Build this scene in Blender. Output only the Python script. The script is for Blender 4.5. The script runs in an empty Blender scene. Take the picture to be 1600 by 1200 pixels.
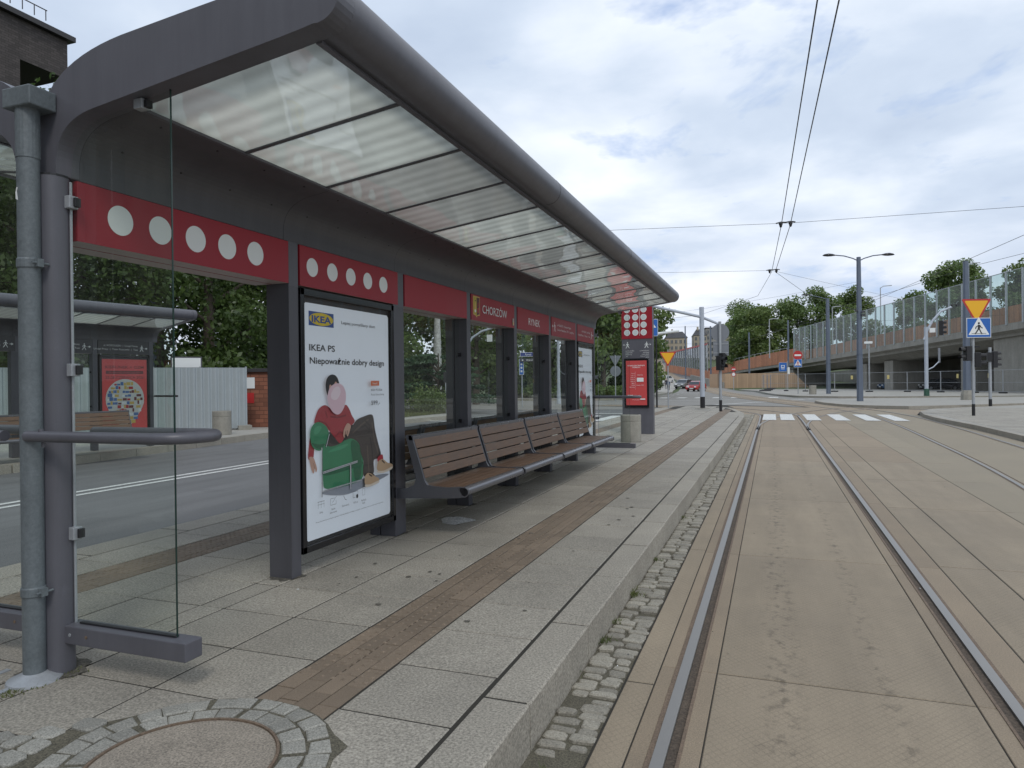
import bpy, math, random
import numpy as np
from mathutils import Matrix, Vector
R=math.radians
random.seed(7)
sc=bpy.context.scene
col=sc.collection
# ------------------------------------------------------------------ camera
CAMH=1.546; F_PX=1097.2; YAW=0.3546; PITCH=-0.0021; ROLL=-0.0116
cam=bpy.data.cameras.new('camera'); camo=bpy.data.objects.new('camera',cam); col.objects.link(camo)
cam.sensor_fit='HORIZONTAL'; cam.sensor_width=36; cam.lens=F_PX/1600*36; cam.clip_start=.05; cam.clip_end=5000
camo.matrix_world=Matrix.Translation((0,0,CAMH))@Matrix.Rotation(YAW,4,'Z')@Matrix.Rotation(math.pi/2+PITCH,4,'X')@Matrix.Rotation(ROLL,4,'Z')
sc.camera=camo
sc.render.resolution_x=1024; sc.render.resolution_y=768
# ------------------------------------------------------------------ world and sun
SUN_EL=R(48); SUN_AZ=R(150)      # azimuth clockwise from +Y
w=bpy.data.worlds.new('World'); sc.world=w; w.use_nodes=True
nt=w.node_tree; nd=nt.nodes; lk=nt.links; nd.clear()
def N(t,**k):
    n=nd.new(t)
    for a,b in k.items(): setattr(n,a,b)
    return n
def mth(op,a,b=None,c=None,clamp=False):
    n=N('ShaderNodeMath',operation=op); n.use_clamp=clamp
    for i,v in enumerate((a,b,c)):
        if v is None: continue
        if isinstance(v,(int,float)): n.inputs[i].default_value=v
        else: lk.new(v,n.inputs[i])
    return n.outputs[0]
out=N('ShaderNodeOutputWorld'); bg=N('ShaderNodeBackground'); lk.new(bg.outputs[0],out.inputs[0])
bg.inputs[1].default_value=.1
sky=N('ShaderNodeTexSky'); sky.sky_type='NISHITA'; sky.sun_disc=False; sky.sun_elevation=SUN_EL; sky.sun_rotation=SUN_AZ
tc=N('ShaderNodeTexCoord'); sep=N('ShaderNodeSeparateXYZ'); lk.new(tc.outputs['Generated'],sep.inputs[0])
zz=mth('ADD',mth('MAXIMUM',sep.outputs[2],0.0),.16)
cmb=N('ShaderNodeCombineXYZ'); lk.new(mth('DIVIDE',sep.outputs[0],zz),cmb.inputs[0]); lk.new(mth('DIVIDE',sep.outputs[1],zz),cmb.inputs[1])
def wn(scale,detail,rough,off,dist=0.0):
    mp=N('ShaderNodeMapping'); mp.inputs[1].default_value=off; lk.new(cmb.outputs[0],mp.inputs[0])
    n=N('ShaderNodeTexNoise'); n.inputs['Scale'].default_value=scale; n.inputs['Detail'].default_value=detail; n.inputs['Roughness'].default_value=rough; n.inputs['Distortion'].default_value=dist
    lk.new(mp.outputs[0],n.inputs['Vector']); return n.outputs[0]
def ramp(src,stops):
    r=N('ShaderNodeValToRGB'); e=r.color_ramp.elements
    while len(e)<len(stops): e.new(.5)
    for i,(p,c) in enumerate(stops): e[i].position=p; e[i].color=(*c,1)
    lk.new(src,r.inputs[0]); return r.outputs[0]
def mix(f,a,b,mode='MIX'):
    m=N('ShaderNodeMix',data_type='RGBA',blend_type=mode)
    for s,v in ((0,f),(6,a),(7,b)):
        if isinstance(v,(int,float)): m.inputs[s].default_value=v
        elif isinstance(v,tuple): m.inputs[s].default_value=(*v,1)
        else: lk.new(v,m.inputs[s])
    return m.outputs[2]
big=wn(.6,4,.5,(3.1,1.7,0),.2); med=wn(1.7,6,.52,(8,2,0),.2); hol=wn(1.5,6,.6,(1.3,5.2,0),.25)
body=mth('ADD',mth('MULTIPLY',big,.55),mth('MULTIPLY',med,.45))
ccol=ramp(body,[(.36,(4.3,5.1,6.4)),(.46,(5.3,6.1,7.3)),(.54,(6.9,7.5,8.4)),(.64,(9.0,9.3,9.6))])
blue=mix(.4,(2.9,4.4,7.8),sky.outputs[0])
holes=ramp(hol,[(.28,(0,0,0)),(.43,(1,1,1))])
skyc=mix(holes,blue,ccol)
# brighter, slightly warm band low over the horizon
hz=mth('SUBTRACT',1.0,mth('MULTIPLY',sep.outputs[2],4.5),clamp=True)
skyc=mix(mth('MULTIPLY',hz,.55),skyc,(6.3,6.6,7.5))
lk.new(skyc,bg.inputs[0])
sl=bpy.data.lights.new('sun','SUN'); sl.energy=.9; sl.angle=R(14); sl.color=(1,.96,.9)
so=bpy.data.objects.new('sun',sl); col.objects.link(so)
dv=Vector((math.sin(SUN_AZ)*math.cos(SUN_EL),math.cos(SUN_AZ)*math.cos(SUN_EL),math.sin(SUN_EL)))
so.rotation_euler=dv.to_track_quat('Z','Y').to_euler()
sc.view_settings.view_transform='Standard'; sc.view_settings.look='None'; sc.view_settings.exposure=.34; sc.view_settings.gamma=1

# ------------------------------------------------------------------ materials
MATS={}
def pm(name,c,rough=.6,metal=0.,var=.12,vs=1.5,speck=0.,ss=300.,isl=0.,bump=0.,bs=80.,spec=.5,kind=None,coat=0.):
    """procedural principled: base colour x large noise x fine speckle x per-island random, noise bump"""
    global nt,nd,lk
    if name in MATS: return MATS[name]
    m=bpy.data.materials.new(name); m.use_nodes=True; nt=m.node_tree; nd=nt.nodes; lk=nt.links
    b=nd['Principled BSDF']; MATS[name]=m
    g=N('ShaderNodeNewGeometry'); pos=g.outputs['Position']
    f=None
    def add(x):
        nonlocal f
        f=x if f is None else mth('MULTIPLY',f,x)
    def noise(s,d=4,r=.6,sc3=None):
        n=N('ShaderNodeTexNoise'); n.inputs['Scale'].default_value=s; n.inputs['Detail'].default_value=d; n.inputs['Roughness'].default_value=r
        if sc3:
            mp=N('ShaderNodeMapping'); mp.inputs[3].default_value=sc3; lk.new(pos,mp.inputs[0]); lk.new(mp.outputs[0],n.inputs['Vector'])
        else: lk.new(pos,n.inputs['Vector'])
        return n.outputs[0]
    def span(x,a): # 1 +- a
        return mth('MULTIPLY_ADD',x,2.4*a,1-1.2*a)
    v1=noise(vs,6,.62)
    if var: add(span(v1,var))
    if speck: add(mth('MULTIPLY_ADD',noise(ss,2,.75),speck*6,1-speck*3)); 
    if isl: add(mth('MULTIPLY_ADD',g.outputs['Random Per Island'],2*isl,1-isl))
    hgt=noise(bs,4,.6) if bump else None
    if kind=='diamond':
        s=N('ShaderNodeSeparateXYZ'); lk.new(pos,s.inputs[0])
        lines=None
        for sg in (1,-1):
            t=mth('MULTIPLY',mth('ADD',mth('MULTIPLY',s.outputs[1],sg*.8),s.outputs[0]),24.0)
            l=mth('LESS_THAN',mth('FRACT',t),.2)
            lines=l if lines is None else mth('MAXIMUM',lines,l)
        wear=mth('MULTIPLY_ADD',noise(5,5,.7),2.4,-.75,clamp=True)
        lines=mth('MULTIPLY',lines,wear)
        add(mth('MULTIPLY_ADD',lines,-.22,1.05))
        hgt=mth('ADD',mth('MULTIPLY',lines,-1.2),noise(90,3,.6))
        st=noise(1.1,6,.65,(3.0,.35,1)); add(mth('MULTIPLY_ADD',st,.55,.72))
    if kind in('diamond','smoothbed'):
        s2=N('ShaderNodeSeparateXYZ'); lk.new(pos,s2.inputs[0])
        # oil drips down the middle of the track
        wob=mth('MULTIPLY_ADD',noise(.9,2,.5),.16,-.08)
        dx=mth('MINIMUM',mth('ABSOLUTE',mth('SUBTRACT',s2.outputs[0],mth('ADD',wob,.03))),mth('MULTIPLY_ADD',mth('ABSOLUTE',mth('SUBTRACT',s2.outputs[0],mth('ADD',wob,.52))),1.5,.02))
        near=mth('SUBTRACT',1.0,mth('MULTIPLY',dx,7.5),clamp=True)
        blobs=mth('MULTIPLY_ADD',noise(15,3,.6,(1.1,.8,1)),6,-3.0,clamp=True)
        add(mth('MULTIPLY_ADD',mth('MULTIPLY',near,blobs),-.48,1.0))
        spl=mth('MULTIPLY_ADD',noise(3.1,6,.75),6,-3.9,clamp=True); add(mth('MULTIPLY_ADD',spl,-.3,1.0))
    if kind=='asphalt':
        st=noise(1.2,5,.6,(2.2,.16,1)); add(mth('MULTIPLY_ADD',st,.8,.6))
        pt=noise(.35,3,.5); add(mth('MULTIPLY_ADD',mth('GREATER_THAN',pt,.56),-.10,1.0))
    if kind=='granite':
        bl=noise(2.6,7,.7); add(mth('MULTIPLY_ADD',mth('MULTIPLY_ADD',bl,5.,-2.9,clamp=True),-.22,1.0))
        sp=noise(28,3,.5); add(mth('MULTIPLY_ADD',mth('MULTIPLY_ADD',sp,9.,-6.3,clamp=True),-.35,1.0))
    if kind=='brick':
        bt=N('ShaderNodeTexBrick'); mp=N('ShaderNodeMapping'); 
        s=N('ShaderNodeSeparateXYZ'); lk.new(pos,s.inputs[0]); cb=N('ShaderNodeCombineXYZ')
        lk.new(mth('ADD',s.outputs[0],s.outputs[1]),cb.inputs[0]); lk.new(s.outputs[2],cb.inputs[1])
        lk.new(cb.outputs[0],bt.inputs['Vector'])
        bt.inputs['Color1'].default_value=(1.25,1.25,1.25,1); bt.inputs['Color2'].default_value=(.75,.75,.75,1); bt.inputs['Mortar'].default_value=(.5,.5,.5,1)
        bt.inputs['Scale'].default_value=1; bt.inputs['Brick Width'].default_value=.38; bt.inputs['Row Height'].default_value=.14; bt.inputs['Mortar Size'].default_value=.012
        add(bt.outputs['Color']); 
    if kind=='paint':
        st=noise(2.2,6,.7,(5,5,.35)); add(mth('MULTIPLY_ADD',st,.5,.75))
        ch=noise(38,5,.7); add(mth('MULTIPLY_ADD',mth('MULTIPLY_ADD',ch,26,-19.2,clamp=True),.9,1.0))
        df_=noise(4.5,7,.7); add(mth('MULTIPLY_ADD',mth('MULTIPLY_ADD',df_,6,-3.7,clamp=True),.22,1.0))
    if kind=='wood':
        gr=noise(9,6,.7,(9,.5,9)); add(mth('MULTIPLY_ADD',gr,1.1,.45))
    if kind=='planks':
        s=N('ShaderNodeSeparateXYZ'); lk.new(pos,s.inputs[0])
        t=mth('MULTIPLY',mth('ADD',s.outputs[0],mth('MULTIPLY',s.outputs[1],.9)),3.2)
        add(mth('MULTIPLY_ADD',mth('LESS_THAN',mth('FRACT',t),.12),-.4,1.0))
        n=N('ShaderNodeTexWhiteNoise'); n.noise_dimensions='1D'; lk.new(mth('FLOOR',t),n.inputs[1]); add(mth('MULTIPLY_ADD',n.outputs[0],.3,.85))
    if kind=='concretewall':
        st=noise(1.0,6,.7,(1.3,1.3,.25)); add(mth('MULTIPLY_ADD',st,.9,.52))
    rgb=N('ShaderNodeRGB'); rgb.outputs[0].default_value=(*c,1)
    vm=N('ShaderNodeVectorMath',operation='SCALE'); lk.new(rgb.outputs[0],vm.inputs[0])
    if f is None: vm.inputs[3].default_value=1
    else: lk.new(f,vm.inputs[3])
    lk.new(vm.outputs[0],b.inputs['Base Color'])
    b.inputs['Metallic'].default_value=metal; b.inputs['Specular IOR Level'].default_value=spec
    if coat: b.inputs['Coat Weight'].default_value=coat; b.inputs['Coat Roughness'].default_value=.05
    lk.new(mth('MULTIPLY_ADD',v1,.24,rough-.12,clamp=True),b.inputs['Roughness'])
    if hgt is not None and bump:
        bp=N('ShaderNodeBump'); bp.inputs['Strength'].default_value=bump; bp.inputs['Distance'].default_value=.004
        lk.new(hgt,bp.inputs['Height']); lk.new(bp.outputs[0],b.inputs['Normal'])
    return m
def glass(name,tint=(.93,.97,.95),refl=1.0,ior=1.45,dirt=.05,facemin=0.02):
    global nt,nd,lk
    m=bpy.data.materials.new(name); m.use_nodes=True; nt=m.node_tree; nd=nt.nodes; lk=nt.links; nd.clear()
    o=N('ShaderNodeOutputMaterial'); tr=N('ShaderNodeBsdfTransparent'); gl=N('ShaderNodeBsdfGlossy'); df=N('ShaderNodeBsdfDiffuse')
    tr.inputs[0].default_value=(*tint,1); gl.inputs['Roughness'].default_value=.01; df.inputs[0].default_value=(.45,.45,.42,1)
    gg=N('ShaderNodeNewGeometry'); fr=N('ShaderNodeFresnel'); lk.new(mth('MULTIPLY_ADD',gg.outputs['Backfacing'],1/ior-ior,ior),fr.inputs[0])
    m1=N('ShaderNodeMixShader'); m2=N('ShaderNodeMixShader')
    n=N('ShaderNodeTexNoise'); n.inputs['Scale'].default_value=6; n.inputs['Detail'].default_value=8
    lk.new(mth('MULTIPLY_ADD',n.outputs[0],dirt*2,-dirt*.4,clamp=True),m1.inputs[0]); lk.new(tr.outputs[0],m1.inputs[1]); lk.new(df.outputs[0],m1.inputs[2])
    lk.new(mth('MULTIPLY',fr.outputs[0],refl),m2.inputs[0]); lk.new(m1.outputs[0],m2.inputs[1]); lk.new(gl.outputs[0],m2.inputs[2])
    lk.new(m2.outputs[0],o.inputs[0]); MATS[name]=m; return m
def ceiling_mat(name,trans,base):
    """corrugated polycarbonate above a glossy glass sheet: lit through from the sky"""
    global nt,nd,lk
    m=bpy.data.materials.new(name); m.use_nodes=True; nt=m.node_tree; nd=nt.nodes; lk=nt.links; nd.clear()
    o=N('ShaderNodeOutputMaterial'); g=N('ShaderNodeNewGeometry'); s=N('ShaderNodeSeparateXYZ'); lk.new(g.outputs['Position'],s.inputs[0])
    n=N('ShaderNodeTexNoise'); n.inputs['Scale'].default_value=1.6; n.inputs['Detail'].default_value=5; lk.new(g.outputs['Position'],n.inputs['Vector'])
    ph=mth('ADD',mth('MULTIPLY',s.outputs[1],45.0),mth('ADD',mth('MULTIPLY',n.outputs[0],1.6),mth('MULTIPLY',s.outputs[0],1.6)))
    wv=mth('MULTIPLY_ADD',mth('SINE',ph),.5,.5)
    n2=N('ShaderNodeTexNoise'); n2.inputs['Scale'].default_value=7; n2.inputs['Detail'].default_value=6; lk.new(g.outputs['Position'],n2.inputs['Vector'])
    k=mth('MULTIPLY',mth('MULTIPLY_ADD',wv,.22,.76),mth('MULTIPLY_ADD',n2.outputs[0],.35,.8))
    rgb=N('ShaderNodeRGB'); rgb.outputs[0].default_value=(*trans,1); vm=N('ShaderNodeVectorMath',operation='SCALE'); lk.new(rgb.outputs[0],vm.inputs[0]); lk.new(k,vm.inputs[3])
    tl=N('ShaderNodeBsdfTranslucent'); lk.new(vm.outputs[0],tl.inputs[0])
    df=N('ShaderNodeBsdfDiffuse'); df.inputs[0].default_value=(*base,1)
    ad=N('ShaderNodeAddShader'); lk.new(tl.outputs[0],ad.inputs[0]); lk.new(df.outputs[0],ad.inputs[1])
    gl=N('ShaderNodeBsdfGlossy'); gl.inputs['Roughness'].default_value=.03
    nb_=N('ShaderNodeTexNoise'); nb_.inputs['Scale'].default_value=1.1; nb_.inputs['Detail'].default_value=1; lk.new(g.outputs['Position'],nb_.inputs['Vector'])
    bp_=N('ShaderNodeBump'); bp_.inputs['Strength'].default_value=1; bp_.inputs['Distance'].default_value=.05; lk.new(nb_.outputs[0],bp_.inputs['Height']); lk.new(bp_.outputs[0],gl.inputs['Normal'])
    fr=N('ShaderNodeFresnel'); lk.new(mth('MULTIPLY_ADD',g.outputs['Backfacing'],1/2.0-2.0,2.0),fr.inputs[0])
    ms=N('ShaderNodeMixShader'); lk.new(mth('MULTIPLY',fr.outputs[0],1.35,clamp=True),ms.inputs[0]); lk.new(ad.outputs[0],ms.inputs[1]); lk.new(gl.outputs[0],ms.inputs[2])
    lk.new(ms.outputs[0],o.inputs[0]); MATS[name]=m; return m
def leafmat(name,c,c2):
    global nt,nd,lk
    m=bpy.data.materials.new(name); m.use_nodes=True; nt=m.node_tree; nd=nt.nodes; lk=nt.links; nd.clear()
    o=N('ShaderNodeOutputMaterial'); g=N('ShaderNodeNewGeometry')
    n=N('ShaderNodeTexNoise'); n.inputs['Scale'].default_value=.55; n.inputs['Detail'].default_value=3; lk.new(g.outputs['Position'],n.inputs['Vector'])
    f=mth('MULTIPLY_ADD',g.outputs['Random Per Island'],.6,mth('MULTIPLY_ADD',n.outputs[0],1.6,-.6),clamp=True)
    cc=mix(f,c,c2)
    df=N('ShaderNodeBsdfDiffuse'); tl=N('ShaderNodeBsdfTranslucent'); lk.new(cc,df.inputs[0]); lk.new(cc,tl.inputs[0])
    ms=N('ShaderNodeMixShader'); ms.inputs[0].default_value=.42; lk.new(df.outputs[0],ms.inputs[1]); lk.new(tl.outputs[0],ms.inputs[2])
    gl=N('ShaderNodeBsdfGlossy'); gl.inputs['Roughness'].default_value=.45
    m3=N('ShaderNodeMixShader'); m3.inputs[0].default_value=.04; lk.new(ms.outputs[0],m3.inputs[1]); lk.new(gl.outputs[0],m3.inputs[2])
    lk.new(m3.outputs[0],o.inputs[0]); MATS[name]=m; return m
def emis(name,c,s):
    m=bpy.data.materials.new(name); m.use_nodes=True; b=m.node_tree.nodes['Principled BSDF']
    b.inputs['Base Color'].default_value=(*c,1); b.inputs['Emission Color'].default_value=(*c,1); b.inputs['Emission Strength'].default_value=s; MATS[name]=m; return m

M_STEEL=pm('anthracite_paint',(.100,.100,.116),.42,var=.14,vs=3,speck=.05,ss=300,bump=.03,bs=300,kind='paint')
M_STEEL2=pm('dark_anthracite_paint',(.076,.076,.085),.42,var=.12,vs=4,bump=.03,bs=300,kind='paint')
M_STEELP=pm('post_paint',(.082,.082,.094),.42,var=.12,vs=4,bump=.03,bs=300,kind='paint')
M_PIPE=pm('grey_green_pipe',(.125,.145,.155),.5,var=.25,vs=9,speck=.12,ss=60,bump=.05)
M_GALV=pm('galvanised',(.36,.38,.40),.45,metal=.25,var=.14,vs=6,speck=.06,ss=90)
M_WPOLE=pm('pale_pole_paint',(.42,.46,.52),.45,var=.1,vs=3)
M_BPOLE=pm('blue_grey_pole_paint',(.115,.14,.185),.5,var=.15,vs=2)
M_BLACK=pm('black_rubber',(.015,.015,.017),.55,var=.1)
M_BLACKG=pm('black_gloss',(.012,.012,.014),.2,var=.1)
M_RED=pm('crimson_panel',(.30,.018,.030),.4,var=.07,vs=2,spec=.35)
M_PANELD=pm('dark_panel',(.05,.05,.055),.35,var=.08)
M_WHITE=pm('white_vinyl',(.74,.76,.75),.4,var=.04)
M_REFL_LABEL=pm('underside_reflection_and_label',(.42,.34,.33),.5,var=.2)
M_SLAB=pm('granite_slab',(.292,.268,.224),.72,var=.30,vs=1.8,speck=.38,ss=85,isl=.09,bump=.5,bs=180,kind='granite')
M_KERB=pm('granite_kerb',(.310,.284,.236),.75,var=.26,vs=2,speck=.38,ss=90,isl=.08,bump=.4,bs=180,kind='granite')
M_PAVE=pm('far_paving',(.33,.315,.28),.8,var=.2,vs=1.0,speck=.12,ss=20,kind='granite')
M_TACT=pm('brown_paver',(.190,.146,.104),.75,var=.2,vs=2,speck=.2,ss=200,isl=.14,bump=.3,bs=200)
M_JOINT=pm('joint_dirt',(.030,.027,.021),.95,var=.35,vs=6,speck=.3,ss=150)
M_DIRT=pm('dirt_moss',(.105,.095,.068),.95,var=.4,vs=5,speck=.5,ss=120,bump=.8,bs=90)
M_COB=pm('sett_stone',(.262,.243,.20),.8,var=.25,vs=5,speck=.3,ss=110,isl=.2,bump=.7,bs=70)
M_COBG=pm('sett_granite',(.27,.262,.23),.75,var=.2,vs=4,speck=.35,ss=150,isl=.18,bump=.6,bs=90)
M_BED=pm('track_panel_diamond',(.272,.222,.158),.8,var=.2,vs=.9,speck=.14,ss=130,isl=.06,bump=.45,kind='diamond')
M_BEDS=pm('track_concrete',(.268,.212,.148),.8,var=.2,vs=1.6,speck=.2,ss=130,isl=.07,bump=.4,bs=120,kind='smoothbed')
M_BEDG=pm('track_concrete_grey',(.262,.222,.160),.8,var=.16,vs=.8,speck=.16,ss=120,isl=.06,bump=.3,bs=120)
M_RAIL=pm('rail_head',(.30,.29,.275),.48,metal=.7,var=.12,vs=2)
M_RAILS=pm('rail_rust',(.16,.115,.08),.8,var=.3,vs=6,speck=.3,ss=100)
M_GROOVE=pm('groove_dirt',(.085,.065,.048),.95,var=.4,vs=8,speck=.4,ss=80)
M_ASPH=pm('asphalt',(.150,.150,.148),.85,var=.16,vs=.5,speck=.32,ss=110,bump=.5,bs=150,kind='asphalt')
M_ASPH2=pm('intersection_asphalt',(.235,.225,.205),.85,var=.16,vs=.4,speck=.2,ss=60)
M_LINE=pm('road_paint',(.60,.60,.57),.7,var=.3,vs=7,speck=.35,ss=60)
M_GRASS=pm('grass_ground',(.062,.085,.028),.95,var=.4,vs=.6,speck=.4,ss=12)
M_WOOD=pm('bench_wood',(.155,.088,.050),.5,var=.3,vs=6,isl=.18,bump=.2,bs=60,kind='wood')
M_TUBE=pm('grey_metal_edge',(.16,.16,.175),.28,metal=.4,var=.1)
M_CONC=pm('concrete_bin',(.30,.285,.245),.85,var=.25,vs=5,speck=.2,ss=90,bump=.4,bs=60,kind='concretewall')
M_BRIDGE=pm('bridge_concrete',(.27,.26,.23),.85,var=.22,vs=.5,speck=.1,ss=10,kind='concretewall')
M_RUST=pm('orange_parapet',(.47,.195,.10),.7,var=.3,vs=.8,speck=.2,ss=8,kind='planks')
M_BOARD=pm('brown_boards',(.42,.29,.19),.8,var=.15,vs=.6,kind='planks')
M_BRICK=pm('brown_brick',(.070,.060,.056),.85,var=.15,vs=.7,kind='brick')
M_BRICK2=pm('tan_brick',(.13,.105,.085),.85,var=.15,vs=.7,kind='brick')
M_ROOFM=pm('dark_roof',(.035,.033,.035),.6,var=.2)
M_CORR=pm('grey_corrugated',(.36,.40,.415),.45,metal=.2,var=.1,vs=1.2,speck=.06,ss=40)
M_BARK=pm('bark',(.075,.06,.045),.9,var=.3,vs=3,speck=.2,ss=40)
M_BIRCH=pm('birch_bark',(.42,.42,.40),.85,var=.45,vs=3,speck=.3,ss=8)
M_YEL=pm('sign_yellow',(.80,.42,.012),.45,var=.05)
M_SRED=pm('sign_red',(.45,.03,.03),.45,var=.06)
M_SBLUE=pm('sign_blue',(.018,.12,.42),.45,var=.06)
M_SGREEN=pm('sign_green',(.02,.20,.13),.5,var=.08)
M_NAVY=pm('sign_navy',(.03,.05,.22),.45,var=.06)
M_BACK=pm('sign_back_grey',(.22,.235,.26),.5,metal=.2,var=.1)
M_INK=pm('black_ink',(.02,.02,.022),.4,var=.05)
M_GOLD=pm('emblem_gold',(.62,.42,.10),.4,var=.1)
M_POSTER=emis('lit_poster_white',(.52,.56,.61),.22)
M_PRED=emis('lit_poster_red',(.36,.045,.045),.22)
M_CASEIN=pm('case_interior',(.02,.02,.022),.5,var=.1)
M_WINB=glass('dark_window'); 
M_WIN=pm('window_glass_dark',(.04,.05,.06),.08,var=.3,vs=.4)
M_GLASS=glass('clear_glass',(.90,.95,.92),1.0,1.5,.035)
M_GLASSE=pm('glass_edge',(.012,.035,.028),.2,var=.1)
M_COVER=glass('case_glass',(.97,.98,.98),.8,1.4,.02)
M_BARG=glass('barrier_glass',(.64,.78,.73),1.0,1.4,.15)
M_LAT=glass('far_barrier_glass',(.60,.62,.66),1.0,1.4,.5)
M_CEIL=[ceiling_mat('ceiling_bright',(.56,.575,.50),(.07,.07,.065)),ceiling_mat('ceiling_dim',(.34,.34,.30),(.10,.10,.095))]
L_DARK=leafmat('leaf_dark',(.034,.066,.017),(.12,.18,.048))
L_MID=leafmat('leaf_mid',(.068,.12,.034),(.21,.29,.085))
L_LIGHT=leafmat('leaf_light',(.07,.12,.028),(.21,.27,.08))
L_CON=leafmat('leaf_conifer',(.03,.075,.040),(.11,.185,.085))
L_GRS=leafmat('leaf_grass',(.06,.09,.02),(.18,.20,.06))

# ------------------------------------------------------------------ mesh builder
TXT={}
FONTM={}
def text_mesh(s,bold=0.0):
    k=(s,bold)
    if k in TXT: return TXT[k]
    cu=bpy.data.curves.new('lettering','FONT'); cu.body=s; cu.size=1; cu.offset=bold; cu.resolution_u=3
    o=bpy.data.objects.new('lettering',cu); col.objects.link(o)
    dg=bpy.context.evaluated_depsgraph_get(); me=bpy.data.meshes.new_from_object(o.evaluated_get(dg))
    V=[(v.co.x,v.co.y) for v in me.vertices]; Fc=[tuple(p.vertices) for p in me.polygons]
    bpy.data.objects.remove(o); bpy.data.meshes.remove(me); bpy.data.curves.remove(cu)
    if not V: V=[(0,0)]
    x0=min(v[0] for v in V); x1=max(v[0] for v in V)
    TXT[k]=(V,Fc,x0,x1); return TXT[k]
class MB:
    def __init__(s,T=None): s.v=[];s.f=[];s.m=[];s.sm=[];s.mats=[];s.T=T
    def mi(s,m):
        if m not in s.mats: s.mats.append(m)
        return s.mats.index(m)
    def add(s,V,Fs,mat,smooth=False):
        n=len(s.v); s.v+= [tuple(v) for v in V]; k=s.mi(mat)
        for f in Fs: s.f.append(tuple(n+i for i in f)); s.m.append(k); s.sm.append(smooth)
        return s
    def box(s,a,b,mat):
        x0,y0,z0=a;x1,y1,z1=b
        V=[(x0,y0,z0),(x1,y0,z0),(x1,y1,z0),(x0,y1,z0),(x0,y0,z1),(x1,y0,z1),(x1,y1,z1),(x0,y1,z1)]
        return s.add(V,[(0,3,2,1),(4,5,6,7),(0,1,5,4),(1,2,6,5),(2,3,7,6),(3,0,4,7)],mat)
    def hexa(s,V,mat): return s.add(V,[(0,3,2,1),(4,5,6,7),(0,1,5,4),(1,2,6,5),(2,3,7,6),(3,0,4,7)],mat)
    def cham(s,x0,y0,x1,y1,z0,z1,c,mat,jit=0):
        """slab with chamfered top edge"""
        j=lambda:random.uniform(-jit,jit)
        a=[(x0+j(),y0+j()),(x1+j(),y0+j()),(x1+j(),y1+j()),(x0+j(),y1+j())]
        cx=(x0+x1)/2;cy=(y0+y1)/2
        t=[(x+(c if x<cx else -c),y+(c if y<cy else -c)) for x,y in a]
        V=[(x,y,z0) for x,y in a]+[(x,y,z1-c) for x,y in a]+[(x,y,z1) for x,y in t]
        F_=[(8,9,10,11)]
        for i in range(4):
            k=(i+1)%4; F_+= [(i,k,4+k,4+i),(4+i,4+k,8+k,8+i)]
        return s.add(V,F_,mat)
    def prism(s,pts,fn,d0,d1,mat,smooth=False):
        """2D outline pts -> fn(a,b,d)"""
        n=len(pts); V=[fn(a,b,d0) for a,b in pts]+[fn(a,b,d1) for a,b in pts]
        s.add(V,[tuple(range(n-1,-1,-1)),tuple(range(n,2*n))],mat)
        s.add(V,[(i,(i+1)%n,n+(i+1)%n,n+i) for i in range(n)],mat,smooth)
        return s
    def tube(s,P,r,mat,n=10,cap=True,r2=None):
        P=[Vector(p) for p in P]; m=len(P); V=[];
        up=None
        for i,p in enumerate(P):
            d=(P[min(i+1,m-1)]-P[max(i-1,0)]).normalized()
            if up is None:
                up=Vector((0,0,1)) if abs(d.z)<.9 else Vector((1,0,0))
            a=d.cross(up).normalized(); b=a.cross(d).normalized(); up=b
            rr=r[i] if isinstance(r,(list,tuple)) else (r if r2 is None else r+(r2-r)*i/(m-1))
            for k in range(n):
                t=2*math.pi*k/n; V.append(tuple(p+a*rr*math.cos(t)+b*rr*math.sin(t)))
        s.add(V,[(i*n+k,i*n+(k+1)%n,(i+1)*n+(k+1)%n,(i+1)*n+k) for i in range(m-1) for k in range(n)],mat,True)
        if cap: s.add(V,[tuple(range(n-1,-1,-1)),tuple(range((m-1)*n,m*n))],mat)
        return s
    def lathe(s,prof,c,mat,n=24):
        V=[(c[0]+r*math.cos(2*math.pi*k/n),c[1]+r*math.sin(2*math.pi*k/n),c[2]+z) for r,z in prof for k in range(n)]
        m=len(prof)
        s.add(V,[(i*n+k,i*n+(k+1)%n,(i+1)*n+(k+1)%n,(i+1)*n+k) for i in range(m-1) for k in range(n)],mat,False)
        s.add(V,[tuple(range(n-1,-1,-1)),tuple(range((m-1)*n,m*n))],mat)
        return s
    def build(s,name,parent=None,bevel=0,T=None,**tags):
        T=T or s.T; V=s.v; Fc=s.f
        if T is not None:
            if callable(T): V=[T(*v) for v in V]
            else: V=[tuple(T@Vector(v)) for v in V]
        me=bpy.data.meshes.new(name); me.from_pydata(V,[],Fc)
        for m in s.mats: me.materials.append(m)
        me.polygons.foreach_set('material_index',s.m); me.polygons.foreach_set('use_smooth',s.sm); me.update()
        o=bpy.data.objects.new(name,me); col.objects.link(o)
        if parent is not None: o.parent=parent
        if bevel:
            b=o.modifiers.new('bevel','BEVEL'); b.width=bevel; b.segments=2; b.limit_method='ANGLE'; b.angle_limit=R(50)
        for k,v in tags.items(): o[k]=v
        return o
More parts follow.
